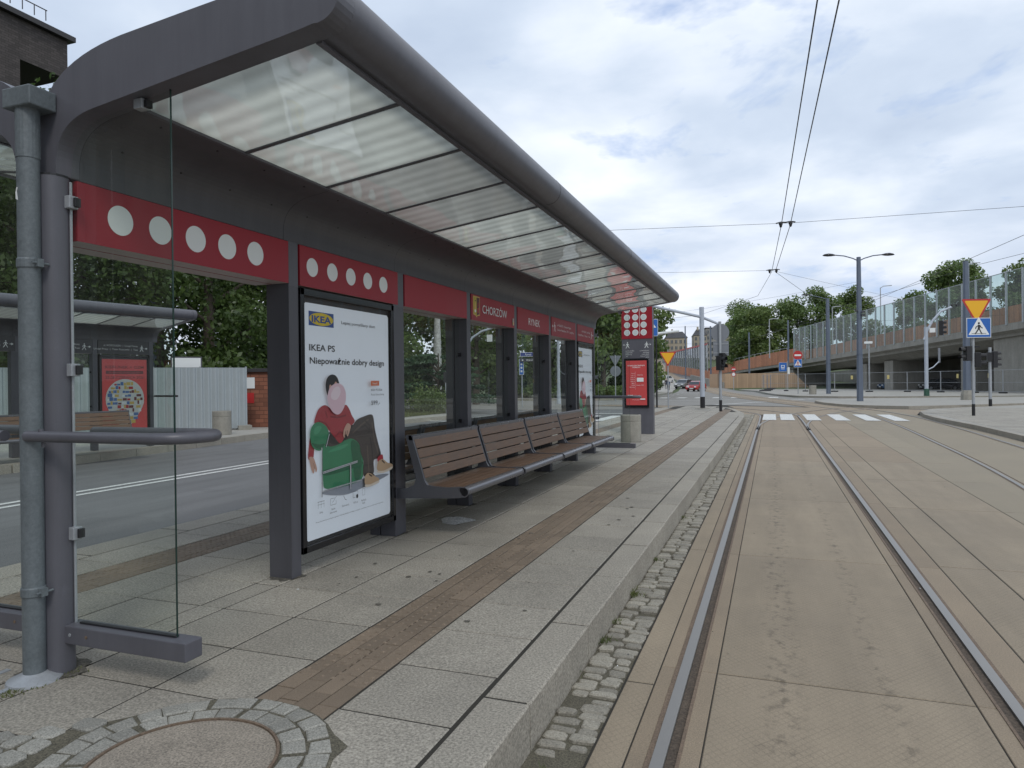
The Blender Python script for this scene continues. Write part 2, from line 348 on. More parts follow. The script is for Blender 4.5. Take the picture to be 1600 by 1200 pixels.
class Fr:
    """drawing plane: origin, right, up; thin layers step outwards"""
    def __init__(s,mb,o,r,u,step=.0009): s.mb=mb;s.o=Vector(o);s.r=Vector(r).normalized();s.u=Vector(u).normalized();s.n=s.r.cross(s.u);s.k=1;s.step=step
    def p(s,a,b,l=None): return tuple(s.o+s.r*a+s.u*b+s.n*((s.k if l is None else l)*s.step))
    def poly(s,pts,mat,l=None): s.mb.add([s.p(a,b,l) for a,b in pts],[tuple(range(len(pts)))],mat); s.k+=0 if l is not None else 1
    def rect(s,a0,b0,a1,b1,mat,l=None): s.poly([(a0,b0),(a1,b0),(a1,b1),(a0,b1)],mat,l)
    def ell(s,a,b,ra,rb,mat,l=None,n=28,rot=0):
        c,q=math.cos(rot),math.sin(rot)
        s.poly([(a+ra*math.cos(t)*c-rb*math.sin(t)*q,b+ra*math.cos(t)*q+rb*math.sin(t)*c) for t in [2*math.pi*i/n for i in range(n)]],mat,l)
    def text(s,st,a,b,h,mat,l=None,w=None,align='L',bold=0.0,sx=1.0):
        """h = cap height; w = forced width"""
        V,Fc,x0,x1=text_mesh(st,bold); k=h/.73; kx=k*sx
        if w: kx=w/max(x1-x0,1e-3)
        off=-x0*kx
        if align=='C': off=-(x0+x1)/2*kx
        if align=='R': off=-x1*kx
        s.mb.add([s.p(a+off+x*kx,b+y*k,l) for x,y in V],Fc,mat); s.k+=0 if l is not None else 1
    def line(s,a0,b0,a1,b1,w,mat,l=None):
        dx,dy=a1-a0,b1-b0; q=math.hypot(dx,dy); px,py=-dy/q*w/2,dx/q*w/2
        s.poly([(a0+px,b0+py),(a0-px,b0-py),(a1-px,b1-py),(a1+px,b1+py)],mat,l)
    def man(s,a,b,h,mat,flip=1,l=None):
        """walking pictogram, feet at b"""
        k=s.k if l is None else l
        s.ell(a,b+.9*h,.09*h,.09*h,mat,k,12)
        P=lambda L:[(a+flip*x*h,b+y*h) for x,y in L]
        s.poly(P([(-.10,.42),(.08,.42),(.12,.76),(-.06,.78)]),mat,k)
        s.poly(P([(-.08,.45),(.02,.42),(-.12,.2),(-.26,0),(-.36,.02),(-.22,.24)]),mat,k)
        s.poly(P([(-.02,.43),(.09,.42),(.18,.22),(.30,.02),(.20,0),(.09,.2)]),mat,k)
        s.poly(P([(-.05,.76),(.0,.70),(-.2,.56),(-.24,.42),(-.31,.44),(-.27,.6)]),mat,k)
        s.poly(P([(.05,.76),(.12,.72),(.2,.6),(.32,.52),(.29,.46),(.14,.55)]),mat,k)
        if l is None: s.k+=1
def empty(name,loc,label,cat,group=None,rz=0,kind=None):
    o=bpy.data.objects.new(name,None); col.objects.link(o); o.location=loc; o.rotation_euler=(0,0,rz); o.empty_display_size=.2
    o['label']=label; o['category']=cat
    if group: o['group']=group
    return o
def tag(o,label,cat,group=None,kind=None):
    o['label']=label; o['category']=cat
    if group: o['group']=group
    if kind: o['kind']=kind
    return o
def copy_tree(o,parent=None):
    c=o.copy(); col.objects.link(c)
    if parent is not None: c.parent=parent
    for ch in list(o.children): copy_tree(ch,c)
    return c
XZ=lambda a,b,d:(a,d,b)      # outline in x,z extruded along y
YZ=lambda a,b,d:(d,a,b)
XY=lambda a,b,d:(a,b,d)
PZ=.19
# ------------------------------------------------------------------ ground, terrain
def gz(y): 
    P=[(-400,0),(105,0),(165,1.8),(196,3.7),(330,11),(520,20),(900,24),(3000,24)]
    for (a,za),(b,zb) in zip(P,P[1:]):
        if y<=b: return za+(zb-za)*max(0,(y-a))/(b-a)
    return P[-1][1]
def sheet(name,poly,z,mat,cuts=(105,165,196,330,520,900),kind='structure',parent=None):
    """flat polygon following the terrain: sliced into bands along y"""
    import bmesh
    bm=bmesh.new(); f=bm.faces.new([bm.verts.new((x,y,0)) for x,y in poly])
    for c in cuts:
        bmesh.ops.bisect_plane(bm,geom=bm.verts[:]+bm.edges[:]+bm.faces[:],plane_co=(0,c,0),plane_no=(0,1,0))
    for v in bm.verts: v.co.z=gz(v.co.y)+z
    bmesh.ops.recalc_face_normals(bm,faces=bm.faces[:])
    me=bpy.data.meshes.new(name); bm.to_mesh(me); bm.free(); me.materials.append(mat)
    if me.polygons[0].normal.z<0: me.flip_normals()
    o=bpy.data.objects.new(name,me); col.objects.link(o); o['kind']=kind
    return o
sheet('ground',[(-900,-400),(900,-400),(900,2500),(-900,2500)],-.06,M_GRASS)
ROADL=[(-14.0,-40),(-13.4,9),(-14.3,17),(-13.7,25),(-13.3,28.5),(-14.2,32),(-17,34.5),(-40,40),(-70,46),(-70,62),(-40,58),(-16,56.5),(-12.2,58),(-10.8,66),(-11.4,90),(-14.6,125),(-21,165),(-29,196),(-56,330),
       (-45,330),(-22.5,196),(-14.5,165),(-10.2,128),(-5.6,110),(-2.0,96),(-.6,79),(1.8,65),(9,61.3),(16,61),(60,84),(60,70),(33,57),(33,-40)]
sheet('road',ROADL,-.035,M_ASPH)
# crossing area of the street, paler and worn
sheet('intersection',[(-5.2,38.8),(-14,38),(-30,41),(-30,56),(-12.5,56.5),(-10.9,66),(-11.5,90),(-14.7,125),(-10.4,127.6),(-5.8,109),(-2.2,95),(-.8,78.6),(1.6,64.6),(9,61),(33,61),(33,50),(12,42.3),(8.3,38.4),(5,36),(-1.2,36)],-.022,M_ASPH2)
# tram track: concrete panels over a dark base
sheet('track_base',[(-.73,-12),(5.55,-12),(5.62,33),(6.3,36),(8.2,38.5),(3.5,41.2),(-3.5,46),(-6,43),(-1.2,36.5),(-.73,33)],-.0045,M_JOINT)
mb=MB(); YJ=[-9,-6,-3,-1.2,1.15,3.84,6.52,9.66,12.2,14.3,17.2,20.2,23.3,26.4,29.6,32.8,36]
for a,b in zip(YJ,YJ[1:]):
    g=.006
    far=a>27
    mb.cham(-.285,a+g,.885,b-g,-.05,0,.004,M_BED if b<16 else M_BEDS)
    for x0,x1,m in ((-.41+.04,-.291,M_BEDS),(.891,.97,M_BEDS),(1.085,1.26,M_BEDS),(-.575,-.50,M_BEDS)):
        mb.cham(x0,a+g*.4,x1,b-g*.4,-.05,.0005,.003,m)
YK=[-9,-5,-2.2,.8,3.6,6.6,9.45,12,14.55,17.6,20.5,23.5,26.5,30,33.5,36]
for a,b in zip(YK,YK[1:]):
    g=.006
    mb.cham(1.268,a+g,1.62,b-g,-.05,-.001,.004,M_BED if b<16 else M_BEDS)
    mb.cham(1.628,a+g,2.45,b-g,-.05,0,.004,M_BEDS if b>16 else M_BED)
    mb.cham(2.458,a+g,3.0,b-g,-.05,0,.004,M_BEDG)
    mb.cham(-.72,a+g,-.582,b-g,-.05,-.001,.004,M_BED)
mb.build('track_bed',kind='structure')
# bed round the second track (diverging) and past the crossing
def off(P,d):
    o=[]
    for i,(x,y) in enumerate(P):
        x0,y0=P[max(i-1,0)];x1,y1=P[min(i+1,len(P)-1)]; q=math.hypot(x1-x0,y1-y0) or 1
        o.append((x+(y1-y0)/q*d,y-(x1-x0)/q*d))
    return o
def ribbon(mb,P,a,b,z,mat,thick=0):
    A=off(P,a);B=off(P,b)
    V=[(x,y,gz(y)+z) for x,y in A]+[(x,y,gz(y)+z) for x,y in B]; n=len(P)
    mb.add(V,[(i,i+1,n+i+1,n+i) for i in range(n-1)],mat)
    if thick:
        for Q in (A,B):
            W_=[(x,y,gz(y)+z) for x,y in Q]+[(x,y,gz(y)+z-thick) for x,y in Q]
            mb.add(W_,[(i,i+1,n+i+1,n+i) for i in range(n-1)],mat)
def arc(c,r,a0,a1,n=24): return [(c[0]+r*math.cos(R(a0+(a1-a0)*i/n)),c[1]+r*math.sin(R(a0+(a1-a0)*i/n))) for i in range(n+1)]
CT=[(.30,-12),(.30,0),(.30,15),(.30,28)]+arc((-14.2,31),14.5,0,75)[1:]           # first track, curving left along the platform end
T2=[(2.0,0-12),(2.9,0),(4.05,12),(4.42,20),(4.6,27),(4.5,33),(3.6,40),(1.5,50),(-1.2,62),(-4.3,80),(-7.2,100),(-10,120),(-13.6,138),(-19.5,165),(-27,196),(-50,330)]
def smooth(P,n=6):
    o=[]
    for i in range(len(P)-1):
        p0=P[max(i-1,0)];p1=P[i];p2=P[i+1];p3=P[min(i+2,len(P)-1)]
        for k in range(n):
            t=k/n
            o.append(tuple(.5*((2*p1[j])+(-p0[j]+p2[j])*t+(2*p0[j]-5*p1[j]+4*p2[j]-p3[j])*t*t+(-p0[j]+3*p1[j]-3*p2[j]+p3[j])*t**3) for j in (0,1)))
    return o+[P[-1]]
T2=smooth(T2)
mb=MB()
ribbon(mb,[p for p in T2 if p[1]<38],-1.25,1.15,-.0012,M_BEDG)
ribbon(mb,[p for p in T2 if p[1]>=37],-1.3,1.3,-.0020,M_BEDS)
ribbon(mb,[p for p in CT if p[1]>=33],-1.3,1.25,-.0036,M_BEDS)
mb.add([(-.72,33,-.0030),(5.6,33,-.0030),(6.2,36,-.0030),(7.8,38.3,-.0030),(3,41,-.0030),(-2.5,44,-.0030),(-1.2,36.4,-.0030)],[tuple(range(7))],M_BEDS)
mb.add([(3.0,36,-.0024),(3.0,-12,-.0024),(5.5,-12,-.0024),(5.56,36,-.0024)],[tuple(range(4))],M_BEDG)
mb.build('track_surround',kind='structure')
def rail(P,side,label,inner):
    """grooved rail: polished head, dark flange groove and lip"""
    mb=MB(); c=side*.75
    ribbon(mb,P,c-.026,c+.026,.009,M_RAIL,.02)
    i0,i1=(c-.028-.042,c-.028) if side>0 else (c+.028,c+.028+.042)
    ribbon(mb,P,i0,i1,-.004,M_GROOVE)
    e=(i0-.014,i0) if side>0 else (i1,i1+.014)
    ribbon(mb,P,e[0],e[1],.005,M_RAILS,.02)
    o0,o1=(c+.028,c+.05) if side>0 else (c-.05,c-.028)
    ribbon(mb,P,o0,o1,.003,M_RAILS)
    tag(mb.build('tram_rail'),label,'rail','rails of the tram tracks')
rail(CT,-1,'polished grooved rail of the near track, nearest the platform kerb','')
rail(CT,1,'polished grooved rail of the near track, on the side away from the platform','')
rail(T2,-1,'dull rail of the far track, its side towards the near track','')
rail(T2,1,'dull rail of the far track beside the right hand pavement','')
BR=smooth([(.30,23),(.42,26.5),(1.0,31),(2.3,36),(4.6,41.5),(8,47)])
rail(BR,-1,'branch rail leaving the near track from its left rail towards the right','')
rail(BR,1,'branch rail leaving the near track from its right rail towards the right','')
# platform
PO=[(-.99,-12),(-.985,27.7),(-1.12,30.5),(-1.36,32.2),(-1.66,34.4),(-2.1,36.2),(-2.75,37.7),(-3.4,38.5),(-4.2,38.6),(-4.9,37.7),(-5.25,35.5),(-5.4,31),(-5.5,26),(-5.5,-12)]
mb=MB(); mb.prism(PO,XY,-.05,PZ-.0045,M_JOINT); mb.build('platform',kind='structure')
def inside(x,y,P):
    r=False
    for i in range(len(P)):
        x0,y0=P[i-1];x1,y1=P[i]
        if (y0>y)!=(y1>y) and x<(x1-x0)*(y-y0)/(y1-y0)+x0: r=not r
    return r
MHC=(-1.99,1.93); MHR=.33
mb=MB()
def row(x0,x1,L,y0,y1,mat,offs=0,gap=.0065,ch=.005):
    y=y0+offs
    while y<y1:
        a,b=y,min(y+L,y1)
        cx,cy=(x0+x1)/2,(a+b)/2
        if inside(x0+.03,a+.03,PO) and inside(x1-.03,b-.03,PO) and inside(x0+.03,b-.03,PO) and inside(x1-.03,a+.03,PO):
            d=random.uniform(-.0018,.0018)
            if not(x0<-3.2 and x1>-3.5 and b<2.35 and x0>-3.6):
                mb.cham(x0+gap,a+gap*.8,x1-gap,b-gap*.8,.05,PZ+d,ch,mat,.0012)
        y+=L
row(-1.72,-1.195,.5,-8,38.4,M_SLAB,.0)
for i,(a,b) in enumerate([(-2.635,-2.12),(-3.15,-2.635),(-3.335,-3.15),(-3.86,-3.335),(-4.31,-3.86)]): row(a,b,.5,-8.1,38.4,M_SLAB)
row(-5.15,-4.72,.5,-8,38,M_SLAB)
mb.build('paving_slabs',kind='structure')
mb=MB()
for i in range(4): row(-2.115+i*.0985,-2.115+(i+1)*.0985,.2,2.2,33.8,M_TACT,.1 if i%2 else 0,.003,.002)
for i in range(4): row(-4.71+i*.1,-4.71+(i+1)*.1,.2,-4,33.8,M_TACT,.1 if i%2 else 0,.0016,.002)
# raised studs on the warning strip of the street side
for k in range(800):
    for i in range(7):
        y=.5+(k%420)*.058 if k<420 else 2.75+(k-420)*.058
        x_=-4.69 if k<420 else -2.093
        mb.add([(x_+i*.058+dx,y+dy,PZ+.0025+dz) for dx,dy,dz in((-.012,-.012,-.003),(.012,-.012,-.003),(.012,.012,-.003),(-.012,.012,-.003),(0,0,.004))],[(0,1,4),(1,2,4),(2,3,4),(3,0,4)],M_TACT)
for i in range(5):
    mb.cham(-2.115+i*.0,36,-2.1,36.01,.05,.1,.001,M_TACT)
mb.build('tactile_paving',kind='structure')
# kerb blocks along the platform edge
mb=MB(); y=-7.87
while y<27.5:
    L=1.0 if y>2 else .97
    mb.cham(-1.185,y+.004,-.972,y+L-.004,-.06,PZ+random.uniform(-.002,.002),.008,M_KERB,.002); y+=L
E1=[(-.975,27.55),(-1.10,30.4),(-1.35,32.1),(-1.65,34.4),(-2.09,36.2),(-2.74,37.7),(-3.4,38.52),(-4.2,38.62),(-4.92,37.7),(-5.27,35.5),(-5.42,31),(-5.5,26)]
for p,q in zip(E1,E1[1:]):
    n=max(1,round(math.dist(p,q)/1.0)); 
    for k in range(n):
        a=[p[i]+(q[i]-p[i])*(k+.01)/n for i in(0,1)]; b=[p[i]+(q[i]-p[i])*(k+.99)/n for i in(0,1)]
        dx,dy=b[0]-a[0],b[1]-a[1]; l=math.hypot(dx,dy); nx,ny=-dy/l*.2,dx/l*.2
        mb.hexa([(a[0],a[1],-.06),(b[0],b[1],-.06),(b[0]+nx,b[1]+ny,-.06),(a[0]+nx,a[1]+ny,-.06),(a[0],a[1],PZ),(b[0],b[1],PZ),(b[0]+nx,b[1]+ny,PZ),(a[0]+nx,a[1]+ny,PZ)],M_KERB)
y=-7.87
while y<26: 
    mb.cham(-5.5,y+.005,-5.16,y+.99,-.06,PZ,.008,M_KERB); y+=1
mb.build('kerb',kind='structure')
# setts between kerb and track
sheet('gutter_bed',[(-.975,-12),(-.72,-12),(-.72,33),(-1.3,33),(-1.1,30.5),(-.975,27.7)],-.016,M_DIRT)
mb=MB(); rs=random.Random(3); y=1.0
def sett(x0,x1,y0,y1,z,mat,mbb):
    c=min(x1-x0,y1-y0)*.16
    j=lambda s=.009: rs.uniform(-s,s)
    B=[(x0+j(),y0+j()),(x1+j(),y0+j()),(x1+j(),y1+j()),(x0+j(),y1+j())]
    cx=(x0+x1)/2;cy=(y0+y1)/2
    # 8 sided irregular outline
    O=[]
    for i in range(4):
        a,b=B[i],B[(i+1)%4]
        O+= [(a[0]*.84+b[0]*.16+j(.004),a[1]*.84+b[1]*.16+j(.004)),(a[0]*.16+b[0]*.84+j(.004),a[1]*.16+b[1]*.84+j(.004))]
    V=[(x,y,z-.05) for x,y in O]+[(x,y,z-.006) for x,y in O]+[(cx+(x-cx)*.86,cy+(y-cy)*.82,z+j(.0015)) for x,y in O]+[(cx,cy,z+.0015)]
    n=8; F_=[]
    for i in range(n):
        k=(i+1)%n; F_+=[(i,k,n+k,n+i),(n+i,n+k,2*n+k,2*n+i),(2*n+i,2*n+k,3*n)]
    mbb.add(V,F_,mat,False)
while y<33:
    w=rs.uniform(.062,.088); xs=-.962; cut=rs.choice([-.845,-.86,-.83,-.87])
    xl=0 if y<27.7 else (y-27.7)*.05
    for a,b in ((xs-xl,cut-.008),(cut+.008,-.735+rs.uniform(-.012,.008))):
        bare = (y<2.9 and rs.random()<.55 and y>2.35) or (y<4.2 and rs.random()<.12) or rs.random()<.02
        if not bare: sett(a,b,y+rs.uniform(0,.006),y+w-.008,rs.uniform(-.006,.006) if y>4 else rs.uniform(-.012,.004),M_COB,mb)
    y+=w
o=mb.build('sett_gutter'); o['kind']='stuff'; tag(o,'rows of small weathered setts between the kerb and the track','setts'); o['kind']='stuff'
# setts round the manhole
mb=MB(); mb.lathe([(.54,0),(.53,.006),(.0,.0065)],(MHC[0],MHC[1],PZ-.0008),M_DIRT,40)
for r0,n in ((.345,25),(.437,31),(.53,36)):
    for k in range(n):
        if r0>.5: continue
        t0=2*math.pi*(k+rs.uniform(-.1,.1)+(.5 if r0>.4 else 0))/n; t1=t0+2*math.pi/n*.9; r1=r0+.082
        O=[(MHC[0]+r*math.cos(t)+rs.uniform(-.006,.006),MHC[1]+r*math.sin(t)+rs.uniform(-.006,.006)) for r,t in((r0,t0),(r1,t0),(r1,t1),(r0,t1))]
        cx=sum(p[0] for p in O)/4;cy=sum(p[1] for p in O)/4; z=PZ+.013+rs.uniform(-.002,.003)
        V=[(x,y,PZ-.01) for x,y in O]+[(x,y,z-.005) for x,y in O]+[(cx+(x-cx)*.84,cy+(y-cy)*.84,z) for x,y in O]
        F_=[(8,9,10,11)]
        for i in range(4):
            q=(i+1)%4; F_+=[(i,q,4+q,4+i),(4+i,4+q,8+q,8+i)]
        mb.add(V,F_,M_COBG)
DP=[(-2.98,1.1),(-2.98,1.72),(-2.62,1.98),(-2.42,2.22),(-2.28,2.37),(-1.72,2.37),(-1.5,2.24),(-1.5,1.1)]
mb.add([(x,y,PZ+.0042) for x,y in DP],[tuple(range(len(DP)))],M_DIRT)
yy=1.12; k=0
while yy<2.40:
    xx=-3.0+(.05 if k%2 else 0)
    while xx<-1.48:
        wd=rs.uniform(.085,.125)
        if math.dist((xx+wd/2,yy+.045),MHC)>.56 and inside(xx+wd/2,yy+.045,DP): sett(xx,xx+wd-.009,yy,yy+.088,PZ+.014+rs.uniform(-.002,.003),M_COBG,mb)
        xx+=wd
    yy+=.097; k+=1
o=mb.build('manhole_setts'); tag(o,'ring of granite setts laid round the round manhole cover','setts'); o['kind']='stuff'
mc=empty('manhole_cover',(MHC[0],MHC[1],PZ),'round concrete filled manhole cover in the platform paving at the bottom left','manhole')
MB().lathe([(.335,-.01),(.335,.016),(.325,.016),(.325,.008)],(0,0,0),M_RAILS,56).build('rim',mc)
MB().lathe([(.322,-.01),(.322,.010),(.2,.012),(.0,.0125)],(0,0,0),pm('manhole_concrete',(.27,.235,.19),.85,var=.3,vs=5,speck=.4,ss=120,bump=.6,bs=60),56).build('cover_plate',mc)
# drain channel behind the pipe foot
mb=MB(); mb.box((-3.47,-8,.1),(-3.22,2.3,PZ-.03),M_CASEIN); mb.box((-3.47,-8,.1),(-3.44,2.32,PZ+.006),M_GALV); mb.box((-3.25,-8,.1),(-3.22,2.32,PZ+.006),M_GALV)
tag(mb.build('drain_channel'),'open drain channel with metal edges at the foot of the grey pipe','drain')
# weeds in the joints
def tuft(mb,c,n,h,s,rr):
    for k in range(n):
        x=c[0]+rr.gauss(0,s);y=c[1]+rr.gauss(0,s);a=rr.uniform(0,6.28);hh=h*rr.uniform(.4,1.1); w=.0035
        dx,dy=math.cos(a)*w,math.sin(a)*w; lx,ly=rr.gauss(0,hh*.6),rr.gauss(0,hh*.6)
        mb.add([(x-dx,y-dy,c[2]),(x+dx,y+dy,c[2]),(x+lx,y+ly,c[2]+hh)],[(0,1,2)],L_GRS)
mb=MB(); rr=random.Random(5)
for x,y,z,n,h in [(-.955,5.05,0,90,.05),(-.955,4.1,0,70,.035),(-.958,4.45,0,60,.03),(-.86,2.62,-.005,60,.03),(-.955,6.1,0,50,.03),(-.955,8.1,0,50,.03)]+[(-3.15-.12*k/10,2.42-.09*k,PZ,60,.015) for k in range(16)]+[(-.96,3+rr.random()*20,0,10,.025) for _ in range(14)]:
    tuft(mb,(x,y,z),n,h,.03,rr)
o=mb.build('weeds'); tag(o,'small tufts of grass and moss in the joints by the kerb','weeds'); o['kind']='stuff'
# litter: leaves, butts and gum
mb=MB()
for k in range(70):
    x=rr.uniform(-3.1,-1.0) if k<40 else rr.uniform(-.9,3.5); y=rr.uniform(1.8,13); z=(PZ+.0035 if x<-.97 else .003)
    if rr.random()<.5 and x<-.97:x=rr.uniform(-.96,-.74);z=.005
    s=rr.uniform(.004,.011);a=rr.uniform(0,6.28)
    mb.add([(x+s*math.cos(a),y+s*math.sin(a),z),(x+s*.5*math.cos(a+1.7),y+s*.5*math.sin(a+1.7),z+.003),(x-s*math.cos(a),y-s*math.sin(a),z),(x+s*.5*math.cos(a-1.7),y+s*.5*math.sin(a-1.7),z)],[(0,1,2,3)],rr.choice([M_WHITE,M_BARK,M_COB,M_INK]))
o=mb.build('litter'); tag(o,'tiny scraps, leaves and cigarette ends scattered on the paving and track','litter'); o['kind']='stuff'
# markings
def marks(name,polys,z,mat=M_LINE):
    mb=MB()
    for P in polys: mb.add([(x,y,gz(y)+z) for x,y in P],[tuple(range(len(P)))],mat)
    o=mb.build(name); o['kind']='structure'; return o
bar=lambda x0,x1,y0,y1:[(x0,y0),(x1,y0),(x1,y1),(x0,y1)]
marks('tram_crossing_stripes',[bar(a,a+.5,28.4,33.2) for a in (-.36,.30,1.22,2.2,3.2,4.12)],.0125)
marks('centre_lines',[bar(-9.62,-9.50,-30,27),bar(-9.92,-9.80,-30,27)],-.029)
marks('street_crossing_stripes',[bar(-6.4-k*.98-.5,-6.4-k*.98,27.6,31.8) for k in range(7)],-.029)
marks('stop_lines',[bar(-14,-9.9,26,26.35),bar(-9.6,-5.9,33.4,33.8),[(-6,41),(3,60.5),(3.2,60.3),(-5.7,40.9)],[(1,46.5),(15,58.5),(15.2,58.3),(1.2,46.3)],[(-8,56.5),(8,60.2),(8,60.45),(-8,56.75)]],-.014)
marks('far_crossing_stripes',[[(-9.6+k*1.55,63.4),(-8.8+k*1.55,63.4),(-8.8+k*1.55,66.2),(-9.6+k*1.55,66.2)] for k in range(7)],-.008)
marks('lane_dashes',[bar(-9.0-.055*(y-60)*1.0,-8.88-.055*(y-60),y,y+2.5) for y in range(72,104,8)],-.014)
# pavements
def pavement(name,P,h,mat=M_PAVE):
    mb=MB(); mb.prism(P,XY,-.1,h,mat)
    o=mb.build(name); o['kind']='structure'
    kb=MB(); n=len(P)
    for i in range(n):
        p,q=P[i],P[(i+1)%n]; m=max(1,int(math.dist(p,q)/1.0)); m=min(m,60)
        if max(abs(p[0]),abs(q[0]),abs(p[1]-0),abs(q[1]))>75: continue
        dx,dy=q[0]-p[0],q[1]-p[1]; l=math.hypot(dx,dy)
        if l<.05: continue
        nx,ny=-dy/l*.16,dx/l*.16
        ox,oy=dy/l*.012,-dx/l*.012
        for k in range(m):
            a=(p[0]+dx*(k+.006)/m,p[1]+dy*(k+.006)/m);b=(p[0]+dx*(k+.994)/m,p[1]+dy*(k+.994)/m)
            A=(a[0]+ox,a[1]+oy);B=(b[0]+ox,b[1]+oy);C=(b[0]+nx,b[1]+ny);D=(a[0]+nx,a[1]+ny)
            kb.hexa([(*A,-.1),(*B,-.1),(*C,-.1),(*D,-.1),(*A,h+.004),(*B,h+.004),(*C,h+.004),(*D,h+.004)],M_KERB)
    k=kb.build(name.replace('pavement','kerb_line')); k['kind']='structure'
    return o
RP=[(5.62,-12),(12,-12),(40,-12),(40,52.5),(12.2,42.2),(9.4,39.2),(8.2,38.1),(6.9,36.6),(5.9,34.0),(5.5,31),(5.42,28.3),(5.62,24)]
pavement('right_pavement',RP,.13)
mb=MB()
yy=10
while yy<38:
    for i in range(12):
        x0=5.85+i*.75
        if inside(x0,yy,RP) and inside(x0+.75,yy+.5,RP) and inside(x0,yy+.5,RP) and inside(x0+.75,yy,RP): mb.cham(x0+.003,yy+.003,x0+.747,yy+.497,.12,.1345,.002,M_SLAB)
    yy+=.5
mb.build('right_paving_slabs',kind='structure')
pavement('island_pavement',[(2.6,49.5),(2.9,46),(3.6,42.8),(4.6,41.2),(6.4,39.9),(8.5,41.2),(12.5,44.4),(30,58.3),(31,62.0),(16,58.8),(6,56),(3.0,52.5)],.13)
pavement('plaza_pavement',[(-1.8,96),(-.5,80),(.4,72),(2.2,65),(5,62.4),(9,61.6),(16,62.4),(70,92),(75,150),(5,150),(-4.6,109)],.12)
pavement('left_pavement',[(-13.42,9),(-14.3,17),(-13.72,25),(-13.4,27.5),(-14.3,31.6),(-17,34),(-40,39.5),(-60,43),(-60,-30),(-14.02,-30)][::-1],.13)
pavement('street_pavement',[(-70,63),(-40,59),(-16,57.2),(-12.6,58.6),(-11.2,66),(-11.8,90),(-13.5,104),(-18,104),(-15.8,70),(-17,62),(-70,70)][::-1],.13)
sheet('sidewalk_uphill',[(-18,104),(-13.6,104),(-15.1,125),(-21.4,165),(-29.4,196),(-33,196),(-25,165),(-19,125)],.02,M_PAVE)
sheet('lawn',[(-60,-30),(-18.5,-30),(-21.5,12),(-16.6,19.5),(-15.7,24.8),(-16.6,29),(-19.5,31.5),(-60,38)],.15,M_GRASS)
